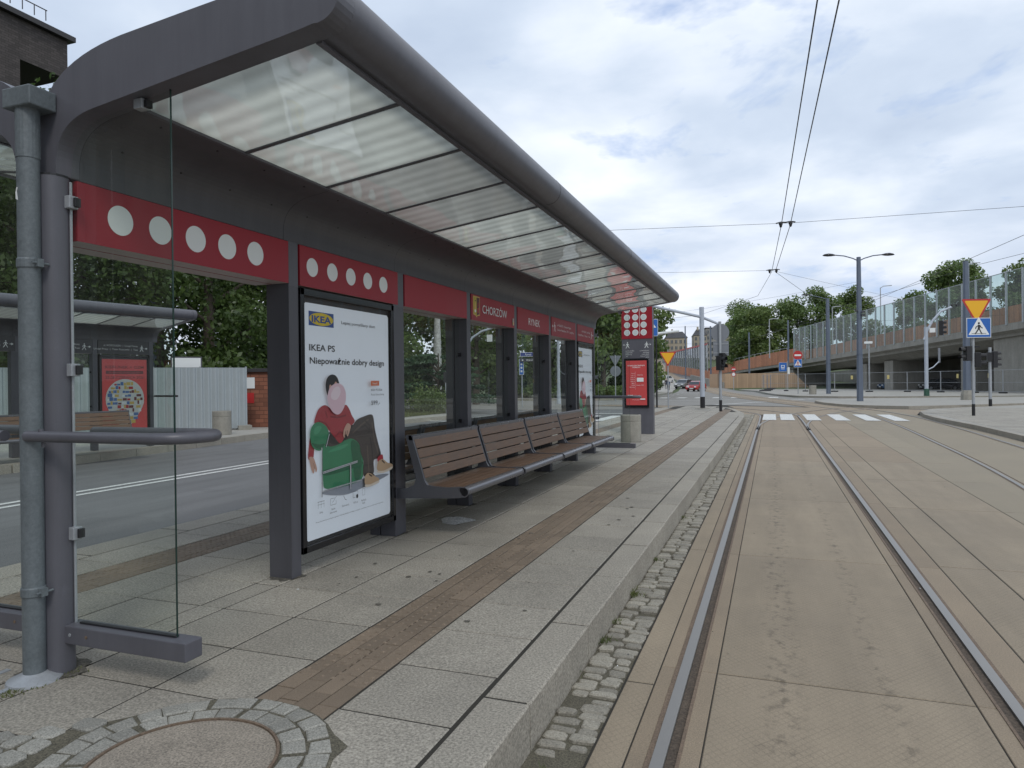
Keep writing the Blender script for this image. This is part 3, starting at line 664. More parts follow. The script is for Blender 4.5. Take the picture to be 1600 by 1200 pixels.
#@@SHELTER
# ------------------------------------------------------------------ tram shelter
WX=-3.15; YS=2.42; BAY=1.52
def ad_art(fr,W_,H_,fade=False):
    """furniture advertisement, drawn in its own plane: W_ x H_, origin bottom left"""
    X=lambda a:a*W_; Y_=lambda b:b*H_
    P=lambda L:[(X(a),Y_(b)) for a,b in L]
    red=pm('ad_red',(.36,.03,.04),.5,var=.12,vs=9); grn=pm('ad_green',(.035,.22,.10),.5,var=.15,vs=6); brn=pm('ad_brown',(.055,.042,.038),.5,var=.15,vs=9)
    skn=pm('ad_skin',(.55,.32,.24),.5,var=.05); pnk=pm('ad_pink',(.66,.47,.52),.4,var=.06); shoe=pm('ad_shoe',(.45,.31,.19),.5,var=.1); logo=pm('ad_blue',(.02,.07,.28),.4,var=.05); yl=pm('ad_yellow',(.72,.52,.02),.4,var=.05); wht=M_WHITE; shd=pm('ad_shadow',(.28,.30,.34),.6,var=.1); chrome=pm('ad_chrome',(.60,.61,.63),.3,var=.2,vs=30); orr=pm('ad_orange',(.60,.15,.06),.5,var=.05)
    t=fr.text
    fr.rect(X(.047),Y_(.906),X(.31),Y_(.967),logo); fr.ell(X(.1785),Y_(.9365),X(.125),Y_(.0275),yl); t('IKEA',X(.1785),Y_(.922),Y_(.029),logo,align='C',w=X(.205),bold=.03)
    t('Lepiej pomyślany dom',X(.395),Y_(.928),Y_(.0145),M_INK,w=X(.42),bold=.006)
    fr.line(X(.963),Y_(.882),X(.963),Y_(.96),.001,shd)
    t('IKEA PS',X(.047),Y_(.80),Y_(.028),M_INK,w=X(.27),bold=.014)
    t('Niepoważnie dobry design',X(.05),Y_(.745),Y_(.028),M_INK,w=X(.88),bold=.014)
    def crv(L,mat,n=5):
        L=[tuple(p) for p in L]; m=len(L); o=[]
        for i_ in range(m):
            p0,p1,p2,p3=L[i_-1],L[i_],L[(i_+1)%m],L[(i_+2)%m]
            for k_ in range(n):
                t_=k_/n; o.append(tuple(.5*((2*p1[q])+(-p0[q]+p2[q])*t_+(2*p0[q]-5*p1[q]+4*p2[q]-p3[q])*t_*t_+(-p0[q]+3*p1[q]-3*p2[q]+p3[q])*t_**3) for q in (0,1)))
        fr.poly(P(o),mat)
    def strip(L,w0,mat,k_):
        for (a0,b0_),(a1,b1_) in zip(L,L[1:]): fr.line(X(a0),Y_(b0_),X(a1),Y_(b1_),w0*W_,mat,k_)
    rdd=pm('ad_red_fold',(.22,.015,.022),.5,var=.1,vs=9); gdk=pm('ad_green_dark',(.015,.12,.055),.5,var=.15,vs=6); bdk=pm('ad_brown_dark',(.025,.02,.018),.5,var=.1); blt=pm('ad_brown_light',(.10,.075,.06),.5,var=.15,vs=12); glt=pm('ad_green_light',(.06,.30,.15),.5,var=.1); sol=pm('ad_sole',(.60,.52,.42),.5,var=.1)
    crv([(.15,.19),(.40,.155),(.62,.165),(.82,.18),(.98,.20),(.80,.21),(.5,.205)],shd)
    # hanging arm and hand
    crv([(.05,.44),(.03,.40),(.022,.345),(.07,.345),(.085,.39),(.12,.43)],red)
    crv([(.03,.35),(.07,.348),(.092,.325),(.108,.296),(.095,.283),(.085,.30),(.075,.281),(.060,.287),(.045,.31)],skn)
    fr.line(X(.085),Y_(.30),X(.07),Y_(.325),.002,M_BARK)
    # far thigh and seat shadow
    crv([(.17,.42),(.24,.36),(.45,.39),(.62,.42),(.50,.47),(.26,.45)],bdk)
    # jumper with folds
    crv([(.207,.565),(.14,.555),(.105,.53),(.085,.49),(.16,.470),(.217,.462),(.272,.435),(.355,.392),(.405,.415),(.43,.45),(.53,.480),(.495,.515),(.465,.545),(.42,.562),(.33,.53)],red)
    strip([(.13,.50),(.20,.488),(.25,.455)],.010,rdd,fr.k); strip([(.25,.515),(.34,.508),(.43,.515)],.012,rdd,fr.k); strip([(.30,.42),(.355,.445),(.40,.43)],.010,rdd,fr.k); strip([(.20,.54),(.22,.51)],.010,rdd,fr.k); fr.k+=1
    # cushion roll, seat drum
    crv([(.165,.376),(.217,.388),(.318,.386),(.429,.406),(.502,.408),(.558,.396),(.60,.37),(.625,.33),(.625,.22),(.50,.197),(.30,.198),(.19,.205),(.165,.24)],grn)
    crv([(.18,.286),(.35,.288),(.60,.292),(.60,.275),(.35,.262),(.18,.262)],gdk); crv([(.22,.36),(.38,.365),(.45,.385),(.30,.375)],glt); crv([(.48,.39),(.55,.385),(.60,.33),(.60,.23),(.53,.21),(.50,.30)],gdk)
    # legs: near thigh, shin and the far crossed leg
    crv([(.20,.435),(.255,.395),(.364,.392),(.43,.412),(.475,.447),(.55,.488),(.65,.503),(.73,.509),(.765,.495),(.788,.43),(.83,.36),(.862,.31),(.835,.29),(.765,.285),(.758,.222),(.632,.222),(.631,.29),(.60,.33),(.576,.376),(.502,.404),(.43,.404),(.32,.386),(.22,.388)],brn)
    strip([(.50,.43),(.60,.462),(.70,.487)],.012,blt,fr.k); strip([(.60,.45),(.66,.46),(.70,.44)],.009,bdk,fr.k); strip([(.66,.48),(.72,.455),(.70,.42)],.008,bdk,fr.k); strip([(.745,.47),(.775,.38),(.83,.31)],.014,blt,fr.k); strip([(.68,.36),(.69,.29),(.70,.23)],.014,blt,fr.k); strip([(.72,.40),(.745,.33),(.75,.29)],.012,bdk,fr.k); fr.k+=1
    crv([(.438,.478),(.478,.466),(.468,.445),(.44,.418),(.418,.43),(.405,.415),(.388,.424),(.398,.452)],skn); strip([(.405,.42),(.42,.445)],.005,M_BARK,fr.k); strip([(.425,.42),(.44,.445)],.005,M_BARK,fr.k); fr.k+=1
    crv([(.032,.445),(.05,.478),(.106,.496),(.171,.486),(.215,.463),(.226,.43),(.195,.398),(.143,.374),(.085,.380),(.045,.405)],grn); crv([(.07,.465),(.11,.480),(.15,.472),(.12,.45),(.08,.445)],glt); crv([(.05,.41),(.10,.385),(.15,.382),(.18,.40),(.12,.40)],gdk)
    for a,b,c,d,w in ((.15,.385,.143,.172,.012),(.155,.276,.55,.296,.014),(.465,.292,.465,.176,.014),(.15,.198,.60,.206,.007),(.226,.44,.19,.385,.008)):
        fr.line(X(a),Y_(b),X(c),Y_(d),w*W_,chrome); fr.line(X(a)+.003,Y_(b),X(c)+.003,Y_(d),w*W_*.3,M_INK)
    # head, hair and balloon
    crv([(.205,.62),(.20,.655),(.235,.69),(.285,.697),(.325,.680),(.335,.65),(.31,.62),(.25,.605)],skn)
    crv([(.197,.62),(.188,.655),(.208,.685),(.255,.699),(.305,.692),(.335,.665),(.330,.650),(.30,.668),(.265,.648),(.235,.655),(.222,.63),(.215,.605)],M_INK); strip([(.262,.640),(.285,.648)],.006,M_INK,fr.k); fr.k+=1
    crv([(.205,.600),(.225,.635),(.27,.655),(.33,.660),(.385,.645),(.412,.608),(.395,.56),(.355,.530),(.31,.522),(.26,.535),(.22,.565)],pnk); crv([(.24,.61),(.28,.64),(.33,.645),(.35,.62),(.31,.59),(.26,.59)],pm('ad_pink_light',(.72,.60,.63),.4,var=.04))
    # socks and shoes
    crv([(.80,.275),(.80,.296),(.862,.308),(.873,.278),(.845,.268)],red)
    crv([(.631,.182),(.628,.218),(.66,.232),(.70,.228),(.735,.225),(.765,.207),(.806,.196),(.808,.180),(.72,.170)],shoe); crv([(.625,.180),(.70,.176),(.808,.184),(.80,.172),(.66,.166)],sol); strip([(.68,.225),(.72,.212)],.008,bdk,fr.k); strip([(.70,.232),(.75,.214)],.008,bdk,fr.k); fr.k+=1
    crv([(.79,.235),(.795,.272),(.83,.283),(.875,.282),(.93,.262),(.995,.250),(.998,.235),(.89,.226)],shoe); crv([(.785,.232),(.88,.226),(.998,.238),(.985,.224),(.88,.216),(.80,.222)],sol); strip([(.85,.280),(.89,.262)],.008,bdk,fr.k); fr.k+=1
    fr.rect(X(.714),Y_(.647),X(.825),Y_(.671),orr); t('Nowość',X(.77),Y_(.654),Y_(.009),wht,align='C')
    t('IKEA PS 2026',X(.714),Y_(.622),Y_(.0105),M_INK,w=X(.15),bold=.01); t('Fotel dmuchany',X(.714),Y_(.600),Y_(.010),M_INK,w=X(.175)); t('599,-',X(.714),Y_(.555),Y_(.021),M_INK,bold=.014,w=X(.115))
    for a,lab in ((.115,'Sklep'),(.245,'Studio\nplanowania'),(.38,'Zamówienia'),(.50,'IKEA.pl'),(.60,'Aplikacja\nIKEA')):
        for j,s_ in enumerate(lab.split('\n')): t(s_,X(a),Y_(.108-.014*j),Y_(.0085),M_INK,align='C',l=fr.k)
    k=fr.k; q=Y_(.001)
    fr.line(X(.08),Y_(.158),X(.15),Y_(.158),.003,M_INK,k); 
    for a in (.085,.115,.145): fr.line(X(a),Y_(.13),X(a),Y_(.158),.002,M_INK,k)
    fr.line(X(.08),Y_(.146),X(.15),Y_(.146),.002,M_INK,k)
    for p in (((.215,.13),(.215,.158)),((.215,.158),(.26,.158)),((.275,.148),(.275,.13)),((.275,.13),(.215,.13)),((.235,.14),(.28,.164))): fr.line(X(p[0][0]),Y_(p[0][1]),X(p[1][0]),Y_(p[1][1]),.0025,M_INK,k)
    fr.line(X(.36),Y_(.157),X(.375),Y_(.140),.004,M_INK,k); fr.line(X(.375),Y_(.140),X(.395),Y_(.134),.004,M_INK,k)
    for p in (((.47,.135),(.47,.162)),((.47,.162),(.53,.162)),((.53,.162),(.53,.142)),((.47,.135),(.50,.135))): fr.line(X(p[0][0]),Y_(p[0][1]),X(p[1][0]),Y_(p[1][1]),.0025,M_INK,k)
    fr.ell(X(.52),Y_(.138),X(.013),Y_(.010),M_INK,k,10)
    for p in (((.585,.135),(.585,.165)),((.585,.165),(.615,.165)),((.615,.165),(.615,.135)),((.615,.135),(.585,.135))): fr.line(X(p[0][0]),Y_(p[0][1]),X(p[1][0]),Y_(p[1][1]),.0018,M_INK,k)
    fr.k+=1
    t('Promocja trwa do wyczerpania zapasów. Produkty dostępne w sklepie, szczegóły u sprzedawcy oraz na stronie internetowej sklepu.',X(.06),Y_(.072),Y_(.0055),M_INK,w=X(.80))
def emblem(fr,a,b,w,h):
    o=[(0,1),(1,1),(1,.12),(.62,.08),(.5,0),(.38,.08),(0,.12)]
    fr.poly([(a+x*w,b+y*h) for x,y in o],M_GOLD)
    fr.poly([(a+x*w,b+y*h) for x,y in [(.07,.95),(.5,.95),(.5,.06),(.38,.13),(.07,.17)]],pm('emblem_yellow',(.50,.42,.06),.5,var=.1))
    fr.poly([(a+x*w,b+y*h) for x,y in [(.5,.95),(.93,.95),(.93,.17),(.62,.13),(.5,.06)]],pm('emblem_dark',(.10,.03,.03),.5,var=.1))
    k=fr.k
    fr.poly([(a+x*w,b+y*h) for x,y in [(.30,.88),(.38,.8),(.36,.7),(.44,.5),(.40,.25),(.2,.25),(.16,.5),(.25,.7),(.22,.8)]],M_GOLD,k)
    fr.ell(a+.30*w,b+.78*h,.07*w,.04*h,M_INK,k+1,10); fr.ell(a+.27*w,b+.3*h,.12*w,.08*h,M_WHITE,k+1,10)
    fr.ell(a+.72*w,b+.62*h,.1*w,.12*h,M_RED,k,10); fr.poly([(a+x*w,b+y*h) for x,y in [(.6,.45),(.85,.5),(.8,.25),(.62,.2)]],M_SRED,k)
    fr.k+=2
# roof section outlines (x outwards from the wall face, z above the platform)
def bez(p,q,r,t,n=12): return [tuple((1-u)**3*p[i]+3*u*(1-u)**2*q[i]+3*u*u*(1-u)*r[i]+u**3*t[i] for i in(0,1)) for u in [k/n for k in range(n+1)]]
INN=[(0,2.36)]+bez((0,2.42),(.004,2.545),(.085,2.618),(.25,2.638))+[(.39,2.656)]
OUT=[(.39,2.84),(.2,2.84),(.08,2.82),(-.02,2.77),(-.07,2.71),(-.11,2.62),(-.133,2.50),(-.133,2.36)]
def nose_pts(n=16):
    c=(1.46,2.905); r=.108
    return [(c[0]+r*math.cos(R(a)),c[1]+r*math.sin(R(a))) for a in [ -98+ (208)*i/n for i in range(n+1)]]
def half_shelter(root,T,nb,detail,panel_mat=M_RED,glazed=(),cases=(),posts=True,near_glass=True,skipback=(),col_mat=M_STEEL):
    """one roof wing with its wall; T maps local (x,y,z) to the root's space"""
    L=nb*BAY
    def bd(mb,name,parent=None,bevel=0,**k): return mb.build(name,parent or root,bevel,T=T,**k)
    LE=L+.14
    # end frames
    for y0,y1 in ((-.06,.06),(L-.02,L+.10)):
        A=INN[:]+[(1.30,2.775),(1.40,2.79)]+nose_pts()+[(1.30,3.018),(.8,2.975)]+bez((.42,2.940),(.12,2.905),(-.125,2.80),(-.1345,2.50),14)+[(-.1345,2.36)]
        mb=MB(); mb.prism(A,XZ,y0,y1,M_STEEL)
        o=bd(mb,'roof_frame',bevel=.006)
    mb=MB(); mb.box((.2,-.0605,2.80),(.24,-.0585,2.81),M_INK)
    for a in (1.02,1.10):
        mb.lathe([(.006,0),(.006,.004)],(a,-.066,2.955),M_INK,8)
    # column
    for y in (.0,) if (posts and T_IS_POS[0]) else ():
        mb=MB(); n=20
        pts=[(-.115+.120*(abs(math.cos(t))**.75)*(1 if math.cos(t)>0 else -1),-.03+.075*(abs(math.sin(t))**.75)*(1 if math.sin(t)>0 else -1)) for t in [2*math.pi*i/n for i in range(n)]]
        mb.prism(pts,XY,0,2.362,col_mat,True); bd(mb,'column')
        mb=MB(); mb.prism([(a*1.01+.001,b) for a,b in pts],XY,2.356,2.366,M_INK); 
        bd(mb,'column_joint')
    # back wall curve: dark cladding in sheets
    k=0; y=.06
    while y<L-.03:
        y2=min(y+BAY,L-.02); mb=MB(); mb.prism(INN+OUT,XZ,y+.0015,y2-.0015,M_STEEL2,False)
        for q in (.2,.58,.96,1.34):
            for (a,b,nx,nz) in ((.05,2.555,.6,-.8),(.31,2.645,.15,-1)):
                mb.tube([(a,y+q,b),(a+nx*.004,y+q,b+nz*.004)],.006,M_INK,8)
        bd(mb,'wall_cladding'); y=y2
    # nose tube
    mb=MB(); A=[(1.385,2.79)]+nose_pts(20)+[(1.385,2.995)]
    mb.prism(A,XZ,.055,L,M_STEEL,True); 
    for f in range(1,nb//2+1): mb.prism([(x*1.0+(x-1.46)*.012,z+(z-2.905)*.012) for x,z in nose_pts(16)],XZ,f*2*BAY-.003,f*2*BAY+.003,M_INK)
    bd(mb,'roof_nose')
    # translucent ceiling panels and ribs
    n=int(round(L/.76)); P=L/n; s=(2.795-2.66)/(1.41-.39)
    zc=lambda x:2.662+(x-.39)*s
    for k in range(n):
        y0=k*P+ (.06 if k==0 else .014); y1=(k+1)*P-(.04 if k==n-1 else .014); t=.006
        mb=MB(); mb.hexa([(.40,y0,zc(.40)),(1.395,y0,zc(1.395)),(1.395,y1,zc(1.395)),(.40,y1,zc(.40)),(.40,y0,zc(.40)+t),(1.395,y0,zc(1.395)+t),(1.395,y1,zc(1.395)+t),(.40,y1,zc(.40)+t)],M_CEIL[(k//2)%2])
        # single skin: keep only the lower face so light passes once
        mb.f=[mb.f[0]]; mb.m=[mb.m[0]]; mb.sm=[False]
        bd(mb,'ceiling_panel')
    for k in range(n+1):
        y=k*P; 
        if k in(0,n): continue
        mb=MB(); h=.012
        mb.hexa([(.39,y-h,zc(.39)-.008),(1.40,y-h,zc(1.40)-.008),(1.40,y+h,zc(1.40)-.008),(.39,y+h,zc(.39)-.008),(.39,y-h,zc(.39)+.03),(1.40,y-h,zc(1.4)+.03),(1.40,y+h,zc(1.4)+.03),(.39,y+h,zc(.39)+.03)],M_STEEL2); bd(mb,'ceiling_rib')
    for x,w_ in ((.385,.018),(1.385,.02)):
        mb=MB(); mb.box((x-w_/2,.06,zc(x)-.012),(x+w_,L-.02,zc(x)+.03),M_STEEL); bd(mb,'ceiling_trim')
    # posts (narrow ones between bays)
    if posts:
        for b in range(1,nb+1):
            if b in skipback: continue
            y1=b*BAY+.215; y0=y1-.105
            if b==nb: y0,y1=L-.11,L-.005
            else: y0,y1=b*BAY+(.11 if b!=2 else .025),b*BAY+.215
            xa,xb=(-.15 if b>1 else -.19,0) if T_IS_POS[0] else (-.11,-.01)
            mb=MB(); mb.box((xa,y0,0),(xb,y1,2.36),M_STEELP);  mb.box((-.002,y0+.002,2.05),(.0015,y1-.002,2.36),M_STEEL)
            
            o=bd(mb,'post',bevel=.005)
    # sign panels
    for b in range(nb):
        y0=.04 if b==0 else b*BAY+.225; y1=(b+1)*BAY+.10 if b<nb-1 else L-.12
        mb=MB(); mb.box((-.13,y0,2.065),(.008,y1,2.355),panel_mat); 
        mb.box((-.128,y0+.004,2.0645),(.004,y1-.004,2.066),M_REFL_LABEL)  # pale underside: reflected light put into its colour
        if detail:
            m2=MB(); w=y1-y0
            fr=Fr(m2,(.0085,y0,2.065),(0,1,0),(0,0,1)) if T_IS_POS[0] else Fr(m2,(.0085,y1,2.065),(0,-1,0),(0,0,1))
            detail(b,fr,w,None,m2)
            for f_,k_ in zip(m2.f,m2.m):
                mb.add([(.0085+abs(m2.v[i][0]-.0085),m2.v[i][1],m2.v[i][2]) for i in f_],[tuple(range(len(f_)))],m2.mats[k_])
        bd(mb,'sign_panel')
    # glazing
    for b in glazed:
        y0=b*BAY+.22 if b else .12; y1=(b+1)*BAY+.105 if b<nb-1 else L-.12
        mb=MB(); mb.add([(-.09,y0,.12),(-.09,y1,.12),(-.09,y1,2.06),(-.09,y0,2.06)],[(0,1,2,3)],M_GLASS)
        bd(mb,'glass_pane')
        for y in (y0,y1-.02):
            for z in (.45,.92,1.65): mb=MB(); mb.box((-.10,y,z),(-.07,y+.03,z+.04),M_BLACKG); bd(mb,'glass_clamp')
    return L
T_IS_POS=[True]
def poster_case(root,T,y0,y1,z0,z1,art,back=True):
    mb=MB(); d=.10
    mb.box((-d,y0,z0),(-.02,y1,z1),M_CASEIN)
    for a in ((y0,z0,y0+.045,z1),(y1-.045,z0,y1,z1),(y0,z0,y1,z0+.05),(y0,z1-.05,y1,z1)): mb.box((-.021,a[0]+.0005,a[1]+.0005),(.012,a[2],a[3]),M_BLACKG)
    case=mb.build('poster_case',root,.003,T=T)
    mb=MB(); W_=y1-y0-.13;H_=z1-z0-.17; fr=Fr(mb,(-.012,y0+.065,z0+.075),(0,1,0),(0,0,1),.0006)
    art(fr,W_,H_); mb.build('poster',case,T=T)
    mb=MB(); mb.add([(.006,y0+.045,z0+.05),(.006,y1-.045,z0+.05),(.006,y1-.045,z1-.05),(.006,y0+.045,z1-.05)],[(0,1,2,3)],M_COVER); mb.build('cover_glass',case,T=T)
    return case
def art_ikea(fr,W_,H_):
    c=.02; fr.poly([(c,0),(W_-c,0),(W_,c),(W_,H_-c),(W_-c,H_),(c,H_),(0,H_-c),(0,c)],M_POSTER)
    ad_art(fr,W_,H_)
def end_glass(root,T,y,x0,x1,rail_dir,zr,zb,yrail):
    """glass wing at one end of the wall, with foot rail and hand rail loop"""
    A=[(x0,zb+.09)]+[(a+.012,b) for a,b in INN if a<.3]+[(x1,2.70),(x1,zb+.09)]
    A=[(x0,zb+.08),(x0,2.36)]+[(max(a+.018,x0),b-.008) for a,b in INN[1:]]+[(x1,2.687),(x1,zb+.08)]
    mb=MB(); n=len(A); mb.add([(a,y,b) for a,b in A],[tuple(range(n))],M_GLASS)
    g=mb.build('end_glass',root,T=T)
    mb=MB(); mb.box((x1-.001,y-.004,zb+.08),(x1+.002,y+.004,2.687),M_GLASSE); mb.box((x0-.004,y-.006,zb+.08),(x0+.001,y+.006,2.34),M_GALV); mb.build('glass_edge',g,T=T)
    mb=MB(); mb.box((-.03,y-.055,zb),(x1+.10,y+.045,zb+.085),M_STEEL); mb.box((.04,y-.012,zb+.085),(x1+.002,y+.012,zb+.095),M_INK)
    for a in (.035,.14): mb.tube([(a,y-.055,zb+.045),(a,y-.0575,zb+.045)],.008,M_GALV if a<.1 else M_RAILS,10)
    mb.build('foot_rail',root,.005,T=T)
    for z in (.66,1.44,2.24):
        mb=MB(); mb.box((-.015,y-.03,z-.03),(.035,y+.018,z+.03),M_GALV); mb.box((.036,y-.012,z-.022),(.05,y+.02,z+.022),M_BLACK); mb.build('glass_clamp',root,.003,T=T)
    mb=MB(); mb.box((.44,y-.025,2.62),(.49,y+.02,2.665),M_GALV); mb.box((.491,y-.015,2.625),(.51,y+.02,2.66),M_BLACK); mb.build('glass_clamp',root,.003,T=T)
    y0=yrail; y1=y+.13; xe=x1+.20; r=(y1-y0)/2
    P=[(-.06,y0,zr)]+[(.05,y0,zr),(xe-r,y0,zr)]+[(xe-r+r*math.sin(t),y0+r-r*math.cos(t),zr) for t in [math.pi*i/10 for i in range(1,10)]]+[(xe-r,y1,zr),(-.02,y1,zr)]
    mb=MB(); mb.tube(P,.0255,M_STEEL,14); mb.tube([(.03,y0+.01,zr-.05),(.03,y0+.01,zr-.02)],.008,M_STEEL,8); mb.tube([(.03,y0,zr+.02),(.03,y0,zr+.034)],.012,M_STEEL,8); mb.build('hand_rail',root,T=T)
root=empty('tram_shelter',(WX-.2,YS,PZ),'long grey steel tram shelter with crimson sign band and translucent cantilever roof','shelter')
TA=lambda x,y,z:(x+.2,y,z)
TB=lambda x,y,z:(-x-.07,y,z)
def det_main(b,fr,w,o,m2):
    h=.29; dot=lambda a,r: fr.ell(a,.148,r,r,M_WHITE,1,36)
    if b==0:
        for k in range(5): dot(.24+k*.252,.076)
    elif b==1:
        for k in range(5): dot(.145+k*.25,.068)
    elif b==3:
        emblem(fr,.05,.035,.19,.24); fr.text('CHORZÓW',.31,.10,.10,M_WHITE,w=.80)
        fr.rect(w-.085,.03,w-.03,.12,M_REFL_LABEL); fr.rect(w-.078,.04,w-.037,.07,M_GOLD)
    elif b==4: fr.text('RYNEK',w*.5,.085,.10,M_WHITE,align='C',w=.50)
    elif b==5:
        fr.man(.17,.07,.15,M_WHITE,-1); fr.poly([(.035,.15),(.07,.175),(.07,.125)],M_WHITE,1); fr.rect(.07,.144,.10,.156,M_WHITE,1)
        fr.text('ul. WOLNOŚCI  |  Starostwo Miejskie',.30,.165,.034,M_WHITE,w=.80); fr.text('Centrum Przesiadkowe  ZTM  |  Urząd Pracy',.30,.095,.034,M_WHITE,w=.98)
    elif b==6:
        fr.man(w-.17,.07,.15,M_WHITE,1); fr.poly([(w-.035,.15),(w-.07,.175),(w-.07,.125)],M_WHITE,1); fr.rect(w-.10,.144,w-.07,.156,M_WHITE,1)
        fr.text('ul. KATOWICKA  |  Rynek Miejski',w-.29,.165,.034,M_WHITE,w=.60,align='R'); fr.text('Urząd Miasta  |  Poczta  |  Taxi',w-.29,.095,.034,M_WHITE,w=.85,align='R')
L=half_shelter(root,TA,7,det_main,M_RED,glazed=(2,3,4,5))
poster_case(root,TA,1.745,3.06,.145,2.05,art_ikea)
poster_case(root,TA,6*BAY+.235,L-.125,.145,2.05,art_ikea)
end_glass(root,TA,.008,.008,.635,1,1.135,.145,-.17)
# far end
def TF(x,y,z): return (x+.2,L+.10-y,z)
end_glass(root,TF,.02,.04,.64,1,1.06,.10,-.1)
# street side wing, seen only in part
T_IS_POS[0]=False
half_shelter(root,TB,7,lambda b,fr,w,o,m2:[fr.ell(.25+k*.25,.148,.06,.06,M_WHITE,1,24) for k in range(5)] if b in(0,1) else None,M_RED,skipback=(1,))
T_IS_POS[0]=True
end_glass(root,TB,.055,.02,.635,1,1.135,.145,-.17)
# rain water pipe with hopper, standing between the two columns
mb=MB(); mb.tube([(.12,-.135,.0),(.12,-.135,2.67)],.047,M_PIPE,20)
for z in (.39,1.91): 
    mb.lathe([(.049,0),(.052,.006),(.052,.04),(.049,.046)],(.12,-.135,z),M_PIPE,20); mb.box((.16,-.15,z+.005),(.195,-.12,z+.042),M_PIPE)
    mb.tube([(.185,-.17,z+.022),(.185,-.09,z+.022)],.006,M_PIPE,8)
mb.lathe([(.050,0),(.050,.22),(.054,.23)],(.12,-.135,2.42),M_PIPE,20)
pipe=mb.build('rain_pipe',root)
mb=MB(); mb.box((.035,-.195,2.645),(.215,-.064,2.735),M_PIPE); mb.build('hopper',pipe,.006)
mb=MB(); mb.lathe([(.115,0),(.112,.012),(.058,.034),(.048,.04)],(.12,-.135,-.002),M_GALV,32); mb.build('foot_collar',pipe)
mb=MB(); mb.add([(.10+a*.028,-.1825+abs(a-.3)*.006,2.22+b*.06) for a,b in ((0,.1),(.5,0),(1,.3),(.8,.9),(.3,1),(-.1,.6))],[tuple(range(6))],M_WHITE); mb.build('sticker',pipe)

gm=pm('foot_grime',(.10,.092,.075),.9,var=.4,vs=12,speck=.5,ss=80)
rg=random.Random(12); mb=MB()
for (x,y,r_) in [(-3.24,2.40,.20),(-3.25,4.10,.16)]+[(-3.24,4.12+1.52*k,.15) for k in range(1,7)]:
    n=22; P=[(x+(r_*.75+rg.uniform(-.03,.05))*math.cos(2*math.pi*i/n),y+(r_*.62+rg.uniform(-.025,.04))*math.sin(2*math.pi*i/n),PZ+.0048) for i in range(n)]
    mb.add(P,[tuple(range(n))],gm)
for k in range(46):
    x=rg.uniform(-3.1,-1.2) if k%2 else rg.uniform(-2.6,-1.2); y=rg.uniform(2.5,14); r_=rg.uniform(.008,.022); n=9
    mb.add([(x+r_*rg.uniform(.7,1.2)*math.cos(2*math.pi*i/n),y+r_*rg.uniform(.7,1.2)*math.sin(2*math.pi*i/n),PZ+.005) for i in range(n)],[tuple(range(n))],gm)
o=mb.build('paving_grime'); tag(o,'dark grime at the post feet and flattened gum spots on the paving','grime'); o['kind']='stuff'
# ------------------------------------------------------------------ benches
def make_bench(label):
    b=empty('platform_bench',(WX,0,PZ),label,'bench','wooden benches of the tram shelter')
    Lb=1.455
    for i in range(5):        # seat planks
        x0=.20+i*.083; mb=MB(); mb.box((x0,.02,.425-(.006 if i==0 else 0)),(x0+.078,Lb-.02,.452),M_WOOD); mb.build('seat_plank',b,.004)
    mb=MB(); mb.prism([(.655+.036*math.cos(R(a)),.418+.036*math.sin(R(a))) for a in range(-110,100,15)]+[(.615,.452),(.612,.425),(.64,.385)],XZ,.0,Lb,M_TUBE,True); mb.build('front_edge',b)
    for i in range(4):        # back planks, leaning
        t0=i*.092+.045; mb=MB(); ux,uz=-.30,.954; 
        p=lambda t,d:(.262+ux*t+uz*d,.47+uz*t-ux*d)
        a=p(t0,0);c=p(t0+.082,0);e=p(t0+.082,.024);g=p(t0,.024)
        mb.prism([a,g,e,c],XZ,.025,Lb-.025,M_WOOD); mb.build('back_plank',b,.003)
    mb=MB(); a=(.262-.30*.425,.47+.954*.425); mb.prism([(a[0]-.012,a[1]-.02),(a[0]+.03,a[1]-.02),(a[0]+.034,a[1]+.012),(a[0]+.02,a[1]+.022),(a[0]-.012,a[1]+.022)],XZ,.0,Lb,M_TUBE); mb.build('top_rail',b,.004)
    prof=[(.0,.33),(.05,.335),(.58,.36),(.665,.372),(.695,.40),(.69,.435),(.665,.456),(.60,.458),(.50,.45),(.36,.453),(.30,.462),(.275,.50),(.15,.90),(.09,.90),(.19,.52),(.17,.46),(.10,.43),(.0,.42)]
    for y in (0,Lb-.028):
        mb=MB(); mb.prism(prof,XZ,y,y+.028,M_STEEL2); mb.build('side_plate',b,.004)
    mb=MB(); mb.box((.02,.1,.34),(.08,Lb-.1,.40),M_STEEL2); mb.box((.10,.03,.395),(.60,.07,.424),M_STEEL2); mb.box((.10,Lb-.07,.395),(.60,Lb-.03,.424),M_STEEL2); mb.build('under_frame',b)
    return b
BL=['wooden bench nearest the white furniture poster on the tram side','second wooden tram side bench from the furniture poster','third wooden tram side bench, next to last of the row','last wooden tram side bench, nearest the far end glass and concrete bin']
BL2=['back of the dark bench behind the nearest bench, facing the street','street facing bench behind the second tram side bench','street facing bench behind the third tram side bench','street facing bench behind the last tram side bench']
b0=make_bench(BL[0])
b0.location.y=5.52
for k in range(1,4):
    c=copy_tree(b0); c.location.y=5.52+1.5*k; c['label']=BL[k]
for k in range(4):
    c=copy_tree(b0); c.rotation_euler.z=math.pi; c.location=(WX-.4,5.52+1.5*k+1.455,PZ); c['label']=BL2[k]; c['group']='street facing benches behind the shelter posts'
